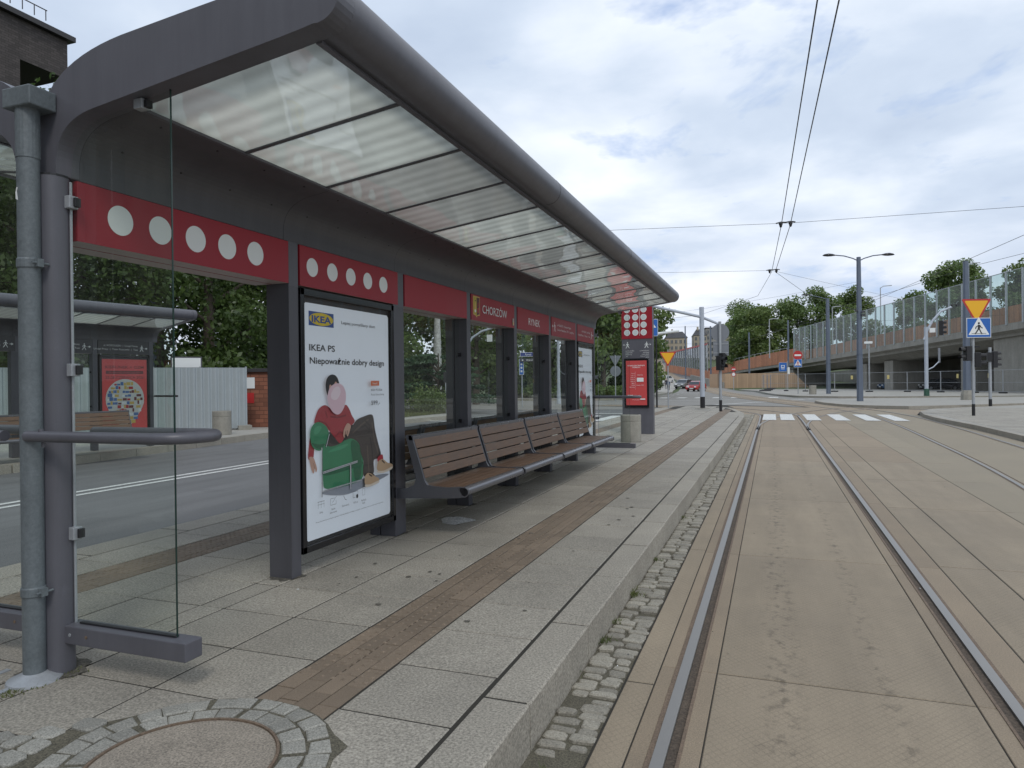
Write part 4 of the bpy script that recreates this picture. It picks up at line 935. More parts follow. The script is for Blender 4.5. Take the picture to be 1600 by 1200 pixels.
# puddle under the first bench
mb=MB(); pts=[(.16*math.cos(t)*(1+.25*math.sin(3*t)),.20*math.sin(t)*(1+.2*math.cos(2*t+1))) for t in [2*math.pi*i/30 for i in range(30)]]
wm=pm('spilled_paint',(.62,.62,.60),.5,var=.5,vs=9,speck=.4,ss=60)
mb.add([(-2.93+a,6.28+b,PZ+.0045) for a,b in pts],[tuple(range(30))],wm); tag(mb.build('white_stain'),'white dried stain on the paving under the nearest bench','stain')

# ------------------------------------------------------------------ information pylon and bins
py=empty('information_pylon',(-3.235,18.0,PZ),'tall grey and crimson pylon with white dots and a red timetable poster','pylon')
mb=MB(); mb.box((-.395,0,0),(.395,.22,4.0),M_STEEL); mb.build('body',py,.006)
mb=MB(); mb.box((-.394,-.012,2.44),(.394,.232,3.99),M_RED); mb.build('red_top',py)
mb=MB(); fr=Fr(mb,(-.395,-.0125,0),(1,0,0),(0,0,1),.002)
for r_ in range(7):
    for c_ in range(3): fr.ell(.145+c_*.213,2.60+r_*.195,.078,.078,M_WHITE,1,28); fr.ell(.145+c_*.213,2.60+r_*.195,.062,.062,pm('dot_inner',(.56,.60,.60),.4,var=.04),2,28)
fr.rect(.462,2.52,.470,3.95,M_WHITE,1); fr.rect(.07,3.23,.13,3.29,M_INK,3)
mb.build('white_dots',py)
mb=MB(); fr=Fr(mb,(-.395,-.0005,0),(1,0,0),(0,0,1),.002)
fr.man(.15,2.20,.16,M_WHITE,-1,1); fr.poly([(.035,2.29),(.07,2.31),(.07,2.27)],M_WHITE,1); fr.man(.64,2.20,.16,M_WHITE,1,1); fr.poly([(.755,2.29),(.72,2.31),(.72,2.27)],M_WHITE,1)
for i,s_ in enumerate(['ul. WOLNOŚCI','Urząd Miasta','Urząd Pracy','Taxi']): fr.text(s_,.10,2.12-i*.045,.024,M_WHITE,1)
for i,s_ in enumerate(['ul. KATOWICKA','Park Śląski','Stadion Śląski','Centrum Kultury','Rynek','WC Publiczne']): fr.text(s_,.70,2.12-i*.045,.024,M_WHITE,1,align='R')
fr.rect(.11,1.88,.16,1.93,M_WHITE,1)
mb.build('directions',py)
mb=MB(); mb.box((.065-.395,-.03,.68),(.69-.395,.01,1.94),M_BLACKG); cs=mb.build('poster_case',py,.004)
mb=MB(); fr=Fr(mb,(-.285,-.0305,.74),(1,0,0),(0,0,1),.0015); fr.rect(0,0,.53,1.14,M_PRED)
fr.text('ROZKŁADY JAZDY TRAMWAJÓW',.265,1.00,.028,M_WHITE,align='C',w=.44,bold=.02); fr.text('CHORZÓW',.265,.955,.028,M_WHITE,align='C',bold=.02)
for i in range(8): fr.text(['Linia 6','Linia 11','Linia 19','Linia 23','Linia 33','Bilety','Strefy','Informacja'][i],.22,.80-i*.05,.024,M_WHITE,align='R')
fr.rect(.235,.40,.238,.86,M_WHITE,2); fr.rect(.28,.60,.45,.70,M_WHITE); fr.text('TRAMWAJ',.36,.76,.022,M_WHITE,align='C'); fr.text('Infolinia 19 945',.36,.50,.022,M_WHITE,align='C')
fr.rect(.04,.20,.18,.26,M_WHITE); fr.text('Zeskanuj bilet',.28,.24,.020,M_WHITE,align='C'); fr.rect(.36,.14,.49,.17,M_WHITE); fr.text('www.metropolia.pl',.25,.13,.018,M_WHITE,align='C')
mb.build('timetable_poster',cs)
def make_bin(loc,label,s=1.0,name='concrete_bin'):
    b=empty(name,loc,label,'litter bin','cylindrical concrete litter bins')
    mb=MB(); mb.lathe([(.222,0),(.228,.01),(.228,.445),(.221,.452),(.221,.46),(.228,.467),(.228,.59),(.222,.60),(.185,.60),(.18,.45),(.0,.44)],(0,0,0),M_CONC,40); mb.build('concrete_shell',b)
    mb=MB(); mb.lathe([(.19,.44),(.186,.585),(.180,.587),(.178,.44)],(0,0,0),M_GALV,32); mb.build('inner_bucket',b)
    b.scale=(s,s,s); return b
bin0=make_bin((-2.99,15.75,PZ),'round concrete litter bin in front of the information pylon')
for loc,lab,sc_ in (((3.57,71.4,.12),'small distant concrete bin on the plaza by the no entry sign',2.0),((-15.0,16.2,.13),'concrete litter bin across the street by the corrugated fence',1.15)):
    c=copy_tree(bin0); c.location=loc; c['label']=lab; c.scale=(sc_*.7,)*3 if sc_==2.0 else (sc_,)*3
#@@REST
# ------------------------------------------------------------------ second shelter across the street
r2=empty('street_shelter',(-15.02,6.8,.14),'dark glazed shelter with bench and red festival poster across the street, before the corrugated fence','shelter',rz=R(-11)); r2.scale=(1,1,1.045)
TI=lambda x,y,z:(x,y,z)
T_IS_POS[0]=True
def det2(b,fr,w,o,m2):
    fr.man(w-.17,.07,.14,M_WHITE,1); fr.poly([(w-.03,.14),(w-.07,.165),(w-.07,.115)],M_WHITE,1); fr.rect(w-.10,.134,w-.07,.146,M_WHITE,1)
    fr.text('al. KOŚCIUSZKI  |  Urząd Miasta',w-.27,.17,.038,M_WHITE,w=.78,align='R'); fr.text('Urząd Pracy  |  Teatr Rozrywki  |  Taxi',w-.27,.09,.038,M_WHITE,w=1.0,align='R')
half_shelter(r2,TI,4,lambda b,fr,w,o,m2: det2(b,fr,w,o,m2) if b in(0,1,2,3) else None,M_PANELD,glazed=(0,1,2))
for k in range(0): pass
def art_fest(fr,W_,H_):
    fr.rect(0,0,W_,H_,M_PRED); ink=pm('fest_ink',(.16,.03,.03),.5,var=.05)
    X=lambda a:a*W_; Y_=lambda b:b*H_
    fr.text('KIERUNEK + GZM',X(.5),Y_(.885),Y_(.036),ink,align='C',w=X(.86),bold=.02)
    fr.rect(X(.08),Y_(.815),X(.92),Y_(.855),ink); fr.text('festiwal metropolii',X(.5),Y_(.827),Y_(.016),M_PRED,align='C',w=X(.7))
    fr.text('25-28 CZERWCA 2026',X(.5),Y_(.755),Y_(.034),ink,align='C',w=X(.86),bold=.02)
    pale=pm('fest_pale',(.62,.62,.58),.5,var=.05); bl=pm('fest_blue',(.08,.17,.38),.5,var=.1); ye=pm('fest_yellow',(.60,.42,.10),.5,var=.1); wh=M_WHITE
    O=[(.5+.43*math.cos(t)*(1 if math.sin(t)>-.2 else 1-.45*(-.2-math.sin(t))), .50+(.25 if math.sin(t)>0 else .36)*math.sin(t)) for t in [2*math.pi*i/40 for i in range(40)]]
    fr.poly([(X(a),Y_(b)) for a,b in O],pale)
    rs2=random.Random(4); k=fr.k
    for j in range(11):
        b0=.70-j*.048; half=.40*math.sqrt(max(.02,1-((b0-.50)/(.25 if b0>.5 else .36))**2))
        a=.5-half
        while a<.5+half-.06:
            w_=rs2.uniform(.04,.12); h_=rs2.uniform(.02,.046); w_=min(w_,.5+half-a)
            fr.rect(X(a),Y_(b0-.03),X(a+w_*.9),Y_(b0-.03+h_),rs2.choice([bl,ye,wh,ink,ye,bl,M_SRED,pale]),k+j); a+=w_
    fr.k=k+12
    fr.poly([(X(a),Y_(b)) for a,b in ((.36,.06),(.42,.11),(.60,.11),(.66,.06),(.58,.03),(.50,.06),(.44,.03))],ink)
    fr.text('wstęp wolny na wszystkie wydarzenia',X(.5),Y_(.02),Y_(.008),ink,align='C')
poster_case(r2,TI,3*BAY+.25,4*BAY-.1,.14,2.05,art_fest)
# poster stands in the second bay of the street shelter
for o in list(r2.children):
    pass
mb=MB(); mb.add([(.02,4*BAY+.06,.16),(.72,4*BAY+.06,.16),(.72,4*BAY+.06,2.66),(.02,4*BAY+.06,2.3)],[(0,1,2,3)],M_GLASS); mb.build('end_glass',r2)
mb=MB(); mb.tube([(0,4*BAY+.02,1.13),(.9,4*BAY+.02,1.13)],.022,M_INK,10); mb.build('hand_rail',r2)
c=copy_tree(b0); c.location=(-13.75,10.2,.14); c.rotation_euler.z=R(-11); c['label']='wooden bench under the shelter across the street'; c['group']='benches'
c=copy_tree(b0); c.location=(-14.0,8.7,.14); c.rotation_euler.z=R(-11); c['label']='wooden bench under the shelter across the street, farther from its poster'; c['group']='benches'
# ------------------------------------------------------------------ corrugated hoarding, kiosk etc across the street
def corr_fence(p,q,h,label,z0=.13):
    L_=math.dist(p,q); e=empty('corrugated_fence',(p[0],p[1],z0),label,'fence','corrugated metal fence panels',rz=math.atan2(q[1]-p[1],q[0]-p[0]))
    n=int(L_/.2); 
    mb=MB(); pts=[]
    for i in range(n+1):
        x=i*L_/n
        pts+= [(x,0),(x+.05,0),(x+.07,.045),(x+.12,.045)] if i<n else [(x,0)]
    V=[(x,y,.05) for x,y in pts]+[(x,y,h) for x,y in pts]+[(x,y+.004,h) for x,y in pts]; m=len(pts)
    mb.add(V,[(i,i+1,m+i+1,m+i) for i in range(m-1)]+[(m+i,m+i+1,2*m+i+1,2*m+i) for i in range(m-1)],M_CORR); mb.build('sheet_metal',e)
    for x in (0,L_/2,L_-.05): MB().box((x,-.05,0),(x+.05,-.005,h+.03),M_GALV).build('fence_post',e)
    MB().box((0,-.04,h-.03),(L_,-.006,h+.0),M_GALV).build('top_bar',e)
    MB().box((-.1,-.3,0),(.3,.3,.14),M_CONC).build('foot_block',e)
    return e
corr_fence((-15.95,18.35),(-17.75,16.3),2.0,'grey corrugated metal fence panel at its end beside the orange gate post')
corr_fence((-17.9,16.2),(-20.4,13.2),2.0,'grey corrugated fence panel directly behind the street shelter')
corr_fence((-20.5,13.1),(-22.6,9.2),2.0,'grey corrugated fence panel farthest along the street shelter')
corr_fence((-22.7,9.1),(-23.6,2.5),2.0,'long grey corrugated fence panel beyond the street shelter bench')
e=empty('hoarding_board',(-17.3,17.2,2.1),'blank white board standing above the corrugated fence','board',rz=R(48)); MB().box((-.45,0,0),(.45,.05,.38),M_STEEL2).build('board_frame',e); MB().box((-.41,-.006,.04),(.41,-.001,.34),M_WHITE).build('board_face',e); MB().box((-.03,.01,-2.0),(.03,.045,0),M_GALV).build('board_post',e)
e=empty('brick_gatepost',(-16.7,19.6,.1),'orange brick kiosk with notices beside the corrugated fence','kiosk',rz=R(20))
M_OBR=pm('orange_brick',(.22,.085,.05),.8,var=.2,kind='brick')
MB().box((-.45,-.4,0),(1.6,.5,1.9),M_OBR).build('wall',e); MB().box((-.55,-.5,1.9),(1.7,.6,2.02),M_ROOFM).build('roof',e,.01)
for (a,b,c_,d,m) in ((-.36,1.0,-.27,1.7,M_WHITE),(-.15,1.35,.15,1.72,M_WHITE),(-.36,.7,-.2,1.05,M_INK),(-.12,.85,.12,1.2,M_SRED)): MB().box((a,-.415,b),(c_,-.402,d),m).build('notice',e)
# ------------------------------------------------------------------ trees and shrubs
def leaves(name,C,n,spread,size,mat,parent,seed,flat=.75,T=None):
    """n leaf clumps scattered in gaussian puffs round the centres C[(x,y,z,r)]"""
    rg=np.random.default_rng(seed); C=np.array(C,float); w_=C[:,3]**2; k=rg.choice(len(C),n,p=w_/w_.sum())
    d=rg.normal(size=(n,3)); d/=np.linalg.norm(d,axis=1)[:,None]; rad=rg.random(n)**(.38)
    P=C[k,:3]+d*(rad*C[k,3]*spread)[:,None]*np.array([1,1,flat])
    a=rg.normal(size=(n,3)); a/=np.linalg.norm(a,axis=1)[:,None]; b=np.cross(a,d+rg.normal(size=(n,3))*.6); b/=np.linalg.norm(b,axis=1)[:,None]+1e-9
    s=size*rg.uniform(.5,1.3,n)[:,None]; c2=a*s; e2=b*s*.62
    V=np.stack([P-c2,P-e2*.9+c2*.1,P+c2,P+e2],1).reshape(-1,3)
    me=bpy.data.meshes.new(name); me.vertices.add(4*n); me.vertices.foreach_set('co',V.ravel().astype(np.float32))
    me.loops.add(4*n); me.loops.foreach_set('vertex_index',np.arange(4*n,dtype=np.int32)); me.polygons.add(n)
    me.polygons.foreach_set('loop_start',np.arange(0,4*n,4,dtype=np.int32)); me.polygons.foreach_set('loop_total',np.full(n,4,np.int32)); me.update()
    me.materials.append(mat); o=bpy.data.objects.new(name,me); col.objects.link(o); o.parent=parent; return o
def tree(x,y,H,Rr,label,seed,mat=None,nl=5000,ls=.22,z0=None,trunk=.28,low=.22,group='trees',bark=None,name='tree',lean=0):
    z0=gz(y) if z0 is None else z0; rg=random.Random(seed); bark=bark or M_BARK; mat=mat or L_MID
    e=empty(name,(x,y,z0),label,'tree',group)
    mb=MB(); P=[(0,0,-.1),(.05,.02,H*.18),(.1+lean*.4,-.05,H*.38),(.05+lean*.7,.05,H*.6),(lean,0,H*.86)]
    mb.tube(P,[trunk,trunk*.85,trunk*.62,trunk*.38,trunk*.1],bark,9)
    C=[]; nb=rg.randint(10,14)
    for i in range(nb):
        t=low+.08+(i/nb)*(.9-low); a=i*2.4+rg.uniform(-.4,.4); zz_=H*t
        reach=Rr*math.sin(math.pi*min(1,max(.12,(t-low+.12)/(1.08-low))))**.7*rg.uniform(.62,1.0)
        q=(math.cos(a)*reach+lean*t,math.sin(a)*reach,zz_+H*.08*rg.uniform(.3,1.4))
        s0=(lean*t*.6,0,zz_*.82); mid=tuple((s0[j]+q[j])/2+(.06*H if j==2 else 0)*.4 for j in range(3))
        mb.tube([s0,mid,q],[trunk*.32,trunk*.2,trunk*.05],bark,6)
        C.append((*q,Rr*rg.uniform(.27,.42)))
        for j in range(2):
            C.append((mid[0]+rg.uniform(-.5,.5)*Rr*.7,mid[1]+rg.uniform(-.5,.5)*Rr*.7,mid[2]+rg.uniform(-.2,.6)*Rr*.5,Rr*rg.uniform(.22,.34)))
    C.append((lean,0,H*.93,Rr*.30)); C.append((lean+.1*Rr,.1*Rr,H*.8,Rr*.42))
    mb.build('trunk',e)
    leaves('crown',C,nl,1.12,ls,mat,e,seed)
    return e
def shrub(x,y,z,rx,ry,h,label,seed,mat=None,nl=2500,ls=.08,group='shrubs',name='shrub',stem=True):
    e=empty(name,(x,y,z),label,'shrub',group); rg=random.Random(seed); C=[]
    for i in range(max(8,int(14*rx*ry))):
        a=rg.uniform(0,6.28); q=math.sqrt(rg.random()); C.append((math.cos(a)*rx*q*.8,math.sin(a)*ry*q*.8,h*rg.uniform(.25,.8)*(1-.35*q),h*rg.uniform(.25,.38)))
    mb=MB()
    for i in range(5):
        c_=C[i%len(C)]; mb.tube([(c_[0]*.3,c_[1]*.3,-.05),(c_[0]*.7,c_[1]*.7,c_[2]*.6),(c_[0],c_[1],c_[2])],[.03,.02,.008],M_BARK,6)
    mb.build('stems',e); leaves('foliage',C,nl,1.1,ls,mat or L_MID,e,seed,.8); return e
wood=[(-21.5,22.5,13,4.2,L_DARK,'tall dark tree behind the orange brick kiosk'),(-25,19,11.5,4.4,L_DARK,'tall dark tree behind the corrugated fence end'),(-28.5,14.5,12,4.6,L_MID,'broad green tree behind the middle of the corrugated fence'),
(-33,22,12.5,5.0,L_DARK,'dark tree behind the corrugated fence, beside the brick building'),(-23.5,27,13,4.4,L_MID,'green tree behind the kiosk with sunlit crown'),(-29.5,27.5,14,5.0,L_DARK,'dark broad tree in the wood behind the kiosk'),
(-27,33,12,4.4,L_DARK,'dark tree left of the birch'),(-22.5,35.5,11,3.8,L_MID,'green tree directly behind the birch'),(-31,38,13,5,L_DARK,'dark tree deep in the wood behind the conifer'),
(-24.5,43,11,4.3,L_DARK,'dark tree behind the spreading conifer'),(-20.2,47,10,3.8,L_MID,'green tree behind the blue street name signs'),(-33,52,13,5,L_DARK,'dark tree at the back of the side street'),
(-26,66,13,5,L_DARK,'dark tree behind the side street, beyond the street signs'),(-19.5,64,12,4.6,L_MID,'green tree across the side street, behind the pale lamp column'),(-14.6,63.5,10.8,3.9,L_MID,'green tree behind the round sign backs and the pylon'),
(-12.6,70,9.6,3.4,L_LIGHT,'pale green tree just right of the information pylon'),(-15.5,80,10.5,4.2,L_DARK,'dark tree along the uphill pavement'),(-32,72,14,5.5,L_DARK,'large dark tree far behind the side street'),
(-39,33,16.5,5.5,L_DARK,'dark tree at the far back of the wood'),(-20,12.5-6,0,0,None,''),(-40,60,14,5.5,L_DARK,'dark tree in the distant wood beyond the side street')]
for i,(x,y,H,r_,m,lab) in enumerate(wood):
    if m is None: continue
    tree(x,y,H,r_,lab,100+i,m,nl=17000 if y<30 else (9000 if y<50 else 6500),ls=.115 if y<30 else (.17 if y<50 else .23),z0=.1,group='trees of the wood across the street',low=.10 if y>60 else .16)
# birch
e=tree(-17.9,36.0,12,2.6,'pale speckled birch trunk seen through the shelter window',77,L_MID,nl=3500,ls=.13,z0=.12,trunk=.30,low=.5,bark=M_BIRCH,name='birch_tree')
# spreading conifer with layered drooping boughs
e=empty('spreading_conifer',(-16.3,33.0,.12),'low spreading conifer with layered boughs behind the side street kerb','conifer'); C=[];mb=MB(); rg=random.Random(9)
for i in range(34):
    a=rg.uniform(0,6.28); lv=i/34; z=.35+2.5*lv; rad=3.3*(1-.60*lv)*rg.uniform(.75,1.1)
    P=[(0,0,z*.8),(math.cos(a)*rad*.5,math.sin(a)*rad*.5,z+.12),(math.cos(a)*rad,math.sin(a)*rad,z-.05)]
    mb.tube(P,[.05,.03,.01],M_BARK,5)
    for t in (.35,.5,.65,.8,.92,1.0): C.append((math.cos(a)*rad*t,math.sin(a)*rad*t,z+.10-.12*t*t,.34))
mb.tube([(0,0,0),(0,0,3.0)],[.12,.03],M_BARK,8); mb.build('trunk',e); leaves('foliage',C,22000,1.15,.075,L_CON,e,55,.28)
for i,(x,y,rx,ry,h,m,lab) in enumerate([(-15.5,29.7,1.7,.9,1.65,L_LIGHT,'round bright green shrub in front of the conifer, seen through the first window'),(-17.3,28.4,1.4,.9,1.7,L_MID,'green shrub behind the bright shrub near the street kerb'),(-17.0,22.8,1.0,.9,1.3,L_MID,'leafy shrub between kiosk and bright shrub'),(-17.0,20.6,.8,.7,1.0,L_MID,'low green bush at the foot of the brick kiosk'),
   (-13.4,60.8,3.2,.7,1.3,L_MID,'clipped green hedge behind the round sign backs'),(-19.5,60.2,3.0,.8,1.4,L_MID,'clipped green hedge along the side street'),(-12.2,72,.8,3.5,1.2,L_MID,'low hedge along the uphill pavement')]):
    shrub(x,y,.13,rx,ry,h,lab,200+i,m,nl=4200 if y<40 else 3500,ls=.055 if y<40 else .11)
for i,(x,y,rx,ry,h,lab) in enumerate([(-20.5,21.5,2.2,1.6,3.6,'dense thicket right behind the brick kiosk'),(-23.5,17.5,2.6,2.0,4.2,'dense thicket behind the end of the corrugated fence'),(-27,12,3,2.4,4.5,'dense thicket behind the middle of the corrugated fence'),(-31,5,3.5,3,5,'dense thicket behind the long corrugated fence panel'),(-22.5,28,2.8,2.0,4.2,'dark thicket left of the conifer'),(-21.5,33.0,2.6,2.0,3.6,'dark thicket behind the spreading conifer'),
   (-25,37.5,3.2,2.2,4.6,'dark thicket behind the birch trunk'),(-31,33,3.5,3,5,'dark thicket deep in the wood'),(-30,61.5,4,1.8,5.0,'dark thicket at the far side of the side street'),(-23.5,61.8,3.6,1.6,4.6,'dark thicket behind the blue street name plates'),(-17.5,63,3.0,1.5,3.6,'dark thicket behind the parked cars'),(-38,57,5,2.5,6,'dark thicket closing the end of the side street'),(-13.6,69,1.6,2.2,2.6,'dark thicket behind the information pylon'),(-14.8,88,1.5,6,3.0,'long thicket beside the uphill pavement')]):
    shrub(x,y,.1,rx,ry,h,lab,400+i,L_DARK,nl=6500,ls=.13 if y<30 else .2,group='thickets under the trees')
# verge grass
mb=MB(); rr=random.Random(8)
for k in range(5200):
    t=rr.random(); x=-13.9-rr.random()**1.5*2.6-.5; y=24.6+rr.random()*8.5
    if y>31: x-=1.6
    s=rr.uniform(.05,.16); a=rr.uniform(0,6.28)
    mb.add([(x-.02*math.cos(a),y-.02*math.sin(a),.15),(x+.02*math.cos(a),y+.02*math.sin(a),.15),(x+rr.gauss(0,.05),y+rr.gauss(0,.05),.15+s)],[(0,1,2)],L_GRS)
o=mb.build('verge_grass'); tag(o,'rough green grass on the verge across the street','grass'); o['kind']='stuff'
# trees beyond the overpass
far=[(-4.6,150,13.5,4.6,'bushy tree rising beside the yellow building, beyond the ramp'),(-2,148,14.4,5.2,'tall tree beyond the green direction sign'),(3.5,152,15.8,5.4,'broad tree behind the start of the glass barrier'),(9.5,150,17.0,5.2,'high crowned tree behind the glass barrier, left of the tall lamp'),
 (15.5,158,17.5,5,'dark tree just right of the tall double lamp'),(27.5,135,18.6,4.6,'tree crown rising above the glass barrier near the thick grey pole'),(31.0,137,19.5,4.4,'tallest tree crown above the glass barrier by the thick grey pole'),(37,131,18,4.2,'tree crown above the barrier at the right edge'),(25,150,16,5,'low crown just showing above the glass barrier'),(-6,190,18,7,'distant tree over the ramp')]
for i,(x,y,H,r_,lab) in enumerate(far):
    tree(x,y,H,r_,lab,300+i,[L_MID,L_LIGHT,L_MID][i%3],nl=11000,ls=.26,group='trees beyond the overpass',low=.12)
# ------------------------------------------------------------------ overpass
U=np.array([-17.5,46.8]);U/=np.hypot(*U); NV=np.array([U[1],-U[0]]); A0=np.array([20.9,73.86])
def bp(s,o,z): q=A0+U*s+NV*o; return (float(q[0]),float(q[1]),z)
zb=lambda s:6.45-.041*s if s<50 else 4.4-.022*(s-50)-.00033*(s-50)**2
root=empty('overpass',(*[float(v) for v in A0],0),'long concrete road overpass rising to the right with slanted deck edge','overpass')
def bbox(mb,s0,s1,o0,o1,f0,f1,mat,n=1):
    """box along the bridge; f0,f1: bottom/top height functions of s"""
    for k in range(n):
        a=s0+(s1-s0)*k/n;b=s0+(s1-s0)*(k+1)/n
        mb.hexa([bp(a,o0,f0(a)),bp(a,o1,f0(a)),bp(b,o1,f0(b)),bp(b,o0,f0(b)),bp(a,o0,f1(a)),bp(a,o1,f1(a)),bp(b,o1,f1(b)),bp(b,o0,f1(b))],mat)
def bld(mb,name,parent,**k):
    ox,oy=parent.location.x,parent.location.y; oz=parent.location.z
    mb.v=[(x-ox,y-oy,z-oz) for x,y,z in mb.v]; return mb.build(name,parent,**k)
mb=MB()
for k in range(14):
    a=-40+k*7;b=a+7
    for (o0,o1,zz0,zz1) in ((0,16,-.25,0),(.6,15,-1.1,-.2)): bbox(mb,a,b,o0,o1,lambda s,q=zz0:zb(s)+q,lambda s,q=zz1:zb(s)+q,M_BRIDGE)
bld(mb,'deck',root)
mb=MB(); bbox(mb,-40,58,-.05,.12,lambda s:zb(s)-.62,lambda s:zb(s)+.02,M_BRIDGE,14); bld(mb,'edge_beam',root)
# sloping haunch under the edge
mb=MB()
for k in range(14):
    a=-40+k*7;b=a+7; Q=[]
    for s in (a,b):
        Q.append([bp(s,.15,zb(s)-.6),bp(s,2.4,zb(s)-1.75),bp(s,4.5,zb(s)-1.75),bp(s,4.5,zb(s)-.6)])
    V=Q[0]+Q[1]; mb.add(V,[(0,1,5,4),(1,2,6,5),(2,3,7,6),(3,0,4,7)],M_BRIDGE)
bld(mb,'girder',root)
for (s0,s1,o0,o1) in ((24.5,26.5,1.8,5.5),(30.5,33,1.6,5.0),(10.5,11.8,2.0,6.0)):
    mb=MB(); bbox(mb,s0,s1,o0,o1,lambda s:-.1,lambda s:zb(s)-1.7,M_BRIDGE); bld(mb,'pier',root)
mb=MB(); bbox(mb,-40,5.2,.9,14,lambda s:-.1,lambda s:zb(s)-1.0,M_BRIDGE); 
bld(mb,'abutment',root)
mb=MB(); bbox(mb,5.5,75,14.6,15.2,lambda s:-.1,lambda s:zb(s)-1.0,M_BRIDGE,4); bld(mb,'light_blocking_wall',root)  # wall added at the back to keep the space under the deck dark
mb=MB(); bbox(mb,52,104,.6,6,lambda s:gz(bp(s,0,0)[1])-.3,lambda s:zb(s)-1.2 if s<80 else zb(s)-.4,M_BRIDGE,4); bld(mb,'ramp_wall',root)
mb=MB(); bbox(mb,50,106,-.12,.25,lambda s:zb(s)-.15,lambda s:zb(s)+2.05-.008*(s-50),M_RUST,8); bld(mb,'orange_parapet',root)
mb=MB(); bbox(mb,50,106,0,8,lambda s:zb(s)-.6,lambda s:zb(s)-.05,M_BRIDGE,8); bld(mb,'ramp_deck',root)
mb=MB(); bbox(mb,-40,50,.9,1.2,lambda s:zb(s),lambda s:zb(s)+1.75-.004*s,pm('rust_parapet',(.56,.20,.095),.75,var=.35,vs=.7,speck=.1,ss=6,kind='planks'),8); bld(mb,'inner_parapet',root)
mb=MB(); bbox(mb,52,84,-.02,.04,lambda s:zb(s)+2.3,lambda s:zb(s)+2.36,M_GALV,4)
for s in range(53,84,3): bbox(mb,s,s+.06,0,.05,lambda q:zb(q)+1.7,lambda q:zb(q)+2.36,M_GALV)
bld(mb,'ramp_railing',root)
nb=empty('noise_barrier',(*[float(v) for v in A0],6.4),'tall transparent noise barrier with pale posts along the overpass edge','noise barrier')
zt=lambda s:11.15-.034*s
S=[-37.56+2.08*k for k in range(43)]
for k,s in enumerate(S):
    mb=MB(); bbox(mb,s,s+.14,-.16,.0,lambda q:zb(q)-.1,lambda q:zt(q)+.05,M_GALV); bld(mb,'post',nb)
    if k<len(S)-1:
        mb=MB(); s1=S[k+1]
        V=[bp(s+.14,-.06,zb(s)),bp(s1,-.06,zb(s1)),bp(s1,-.06,zt(s1)),bp(s+.14,-.06,zt(s))]; mb.add(V,[(0,1,2,3)],M_BARG); bld(mb,'glass_panel',nb)
mb=MB(); bbox(mb,S[0],S[-1],-.10,-.04,lambda q:zt(q)-.02,lambda q:zt(q)+.04,M_GALV,6); bld(mb,'top_rail',nb)
# far lattice wall by the uphill road
lw=empty('road_barrier',(*[float(v) for v in bp(97,0,0)[:2]],1.8),'distant grey glazed road barrier with red top rail and orange foot beside the uphill road','noise barrier')
zl=lambda s:1.8+(s-97)*.06
mb=MB(); bbox(mb,88,140,-.6,-.3,lambda s:zl(s)-.5,lambda s:zl(s)+1.9,M_RUST,4); bld(mb,'orange_foot',lw)
mb=MB(); bbox(mb,97,140,-.50,-.46,lambda s:zl(s)+1.9,lambda s:9.7-(s-97)*.012,M_LAT,4); bld(mb,'glass_panel',lw)
mb=MB(); bbox(mb,97,140,-.62,-.50,lambda s:9.6-(s-97)*.012,lambda s:9.95-(s-97)*.012,M_SRED,2); bld(mb,'red_rail',lw)
for k in range(20):
    s=97+k*2.2; mb=MB(); bbox(mb,s,s+.16,-.66,-.5,lambda q:zl(q)+1.7,lambda q:9.8-(q-97)*.012,M_GALV); bld(mb,'post',lw)
# boards closing the underpass
bw=empty('board_wall',(-1.5,117,0),'brown board wall closing off the space below the ramp','wall')
mb=MB()
P=[(5.6,116.8),(3.2,116.5),(-3.4,116.1),(-6.9,114.9),(-9.5,118)]
for p,q in zip(P,P[1:]):
    mb.hexa([(p[0],p[1],-.1),(q[0],q[1],-.1),(q[0],q[1]+.12,-.1),(p[0],p[1]+.12,-.1),(p[0],p[1],2.55 if p is not P[0] else 0),(q[0],q[1],2.55),(q[0],q[1]+.12,2.55),(p[0],p[1]+.12,2.55 if p is not P[0] else 0)],M_BOARD)
bld(mb,'boards',bw)
mb=MB(); mb.hexa([(-7,115,-.1),(-14,134,.5),(-14.2,134,.5),(-7.2,115,-.1),(-7,115,1.2),(-14,134,2.6),(-14.2,134,2.6),(-7.2,115,1.2)],M_BRIDGE); bld(mb,'concrete_foot',bw)
#@@FURNITURE
# ------------------------------------------------------------------ poles, signs, signals
def pole_at(name,x,y,z,label,cat,group=None,rz=0): return empty(name,(x,y,z),label,cat,group,rz)
def face(e,x,y,z,name,fn,rz=0,th=.012,back=None):
    """flat sign centred at x,y,z facing -y; fn(fr) draws it; outline plate from fn.plate"""
    mb=MB(); fr=Fr(mb,(x,y,z),(math.cos(rz),math.sin(rz),0),(0,0,1),.003)
    plate=fn(fr)
    n=fr.n; m=back or M_BACK
    mb.prism(plate,lambda a,b,d:tuple(Vector((x,y,z))+fr.r*a+fr.u*b-fr.n*d),0,th,m)
    return mb.build(name,e)
def tri_pts(w,r=.06,up=False):
    h=w*.866; c=[(-w/2,h/3),(w/2,h/3),(0,-2*h/3)]; o=[]
    for i in range(3):
        p=Vector(c[i]);a=(Vector(c[i-1])-p).normalized();b=(Vector(c[(i+1)%3])-p).normalized()
        o+=[tuple(p+a*r),tuple(p+(a+b)*r*.28),tuple(p+b*r)]
    return [(x,-y) for x,y in o][::-1] if up else o
def yield_sign(w):
    def f(fr):
        O=tri_pts(w); fr.poly(O,M_SRED); fr.poly([(a*.80,b*.80) for a,b in O],M_YEL); return O
    return f
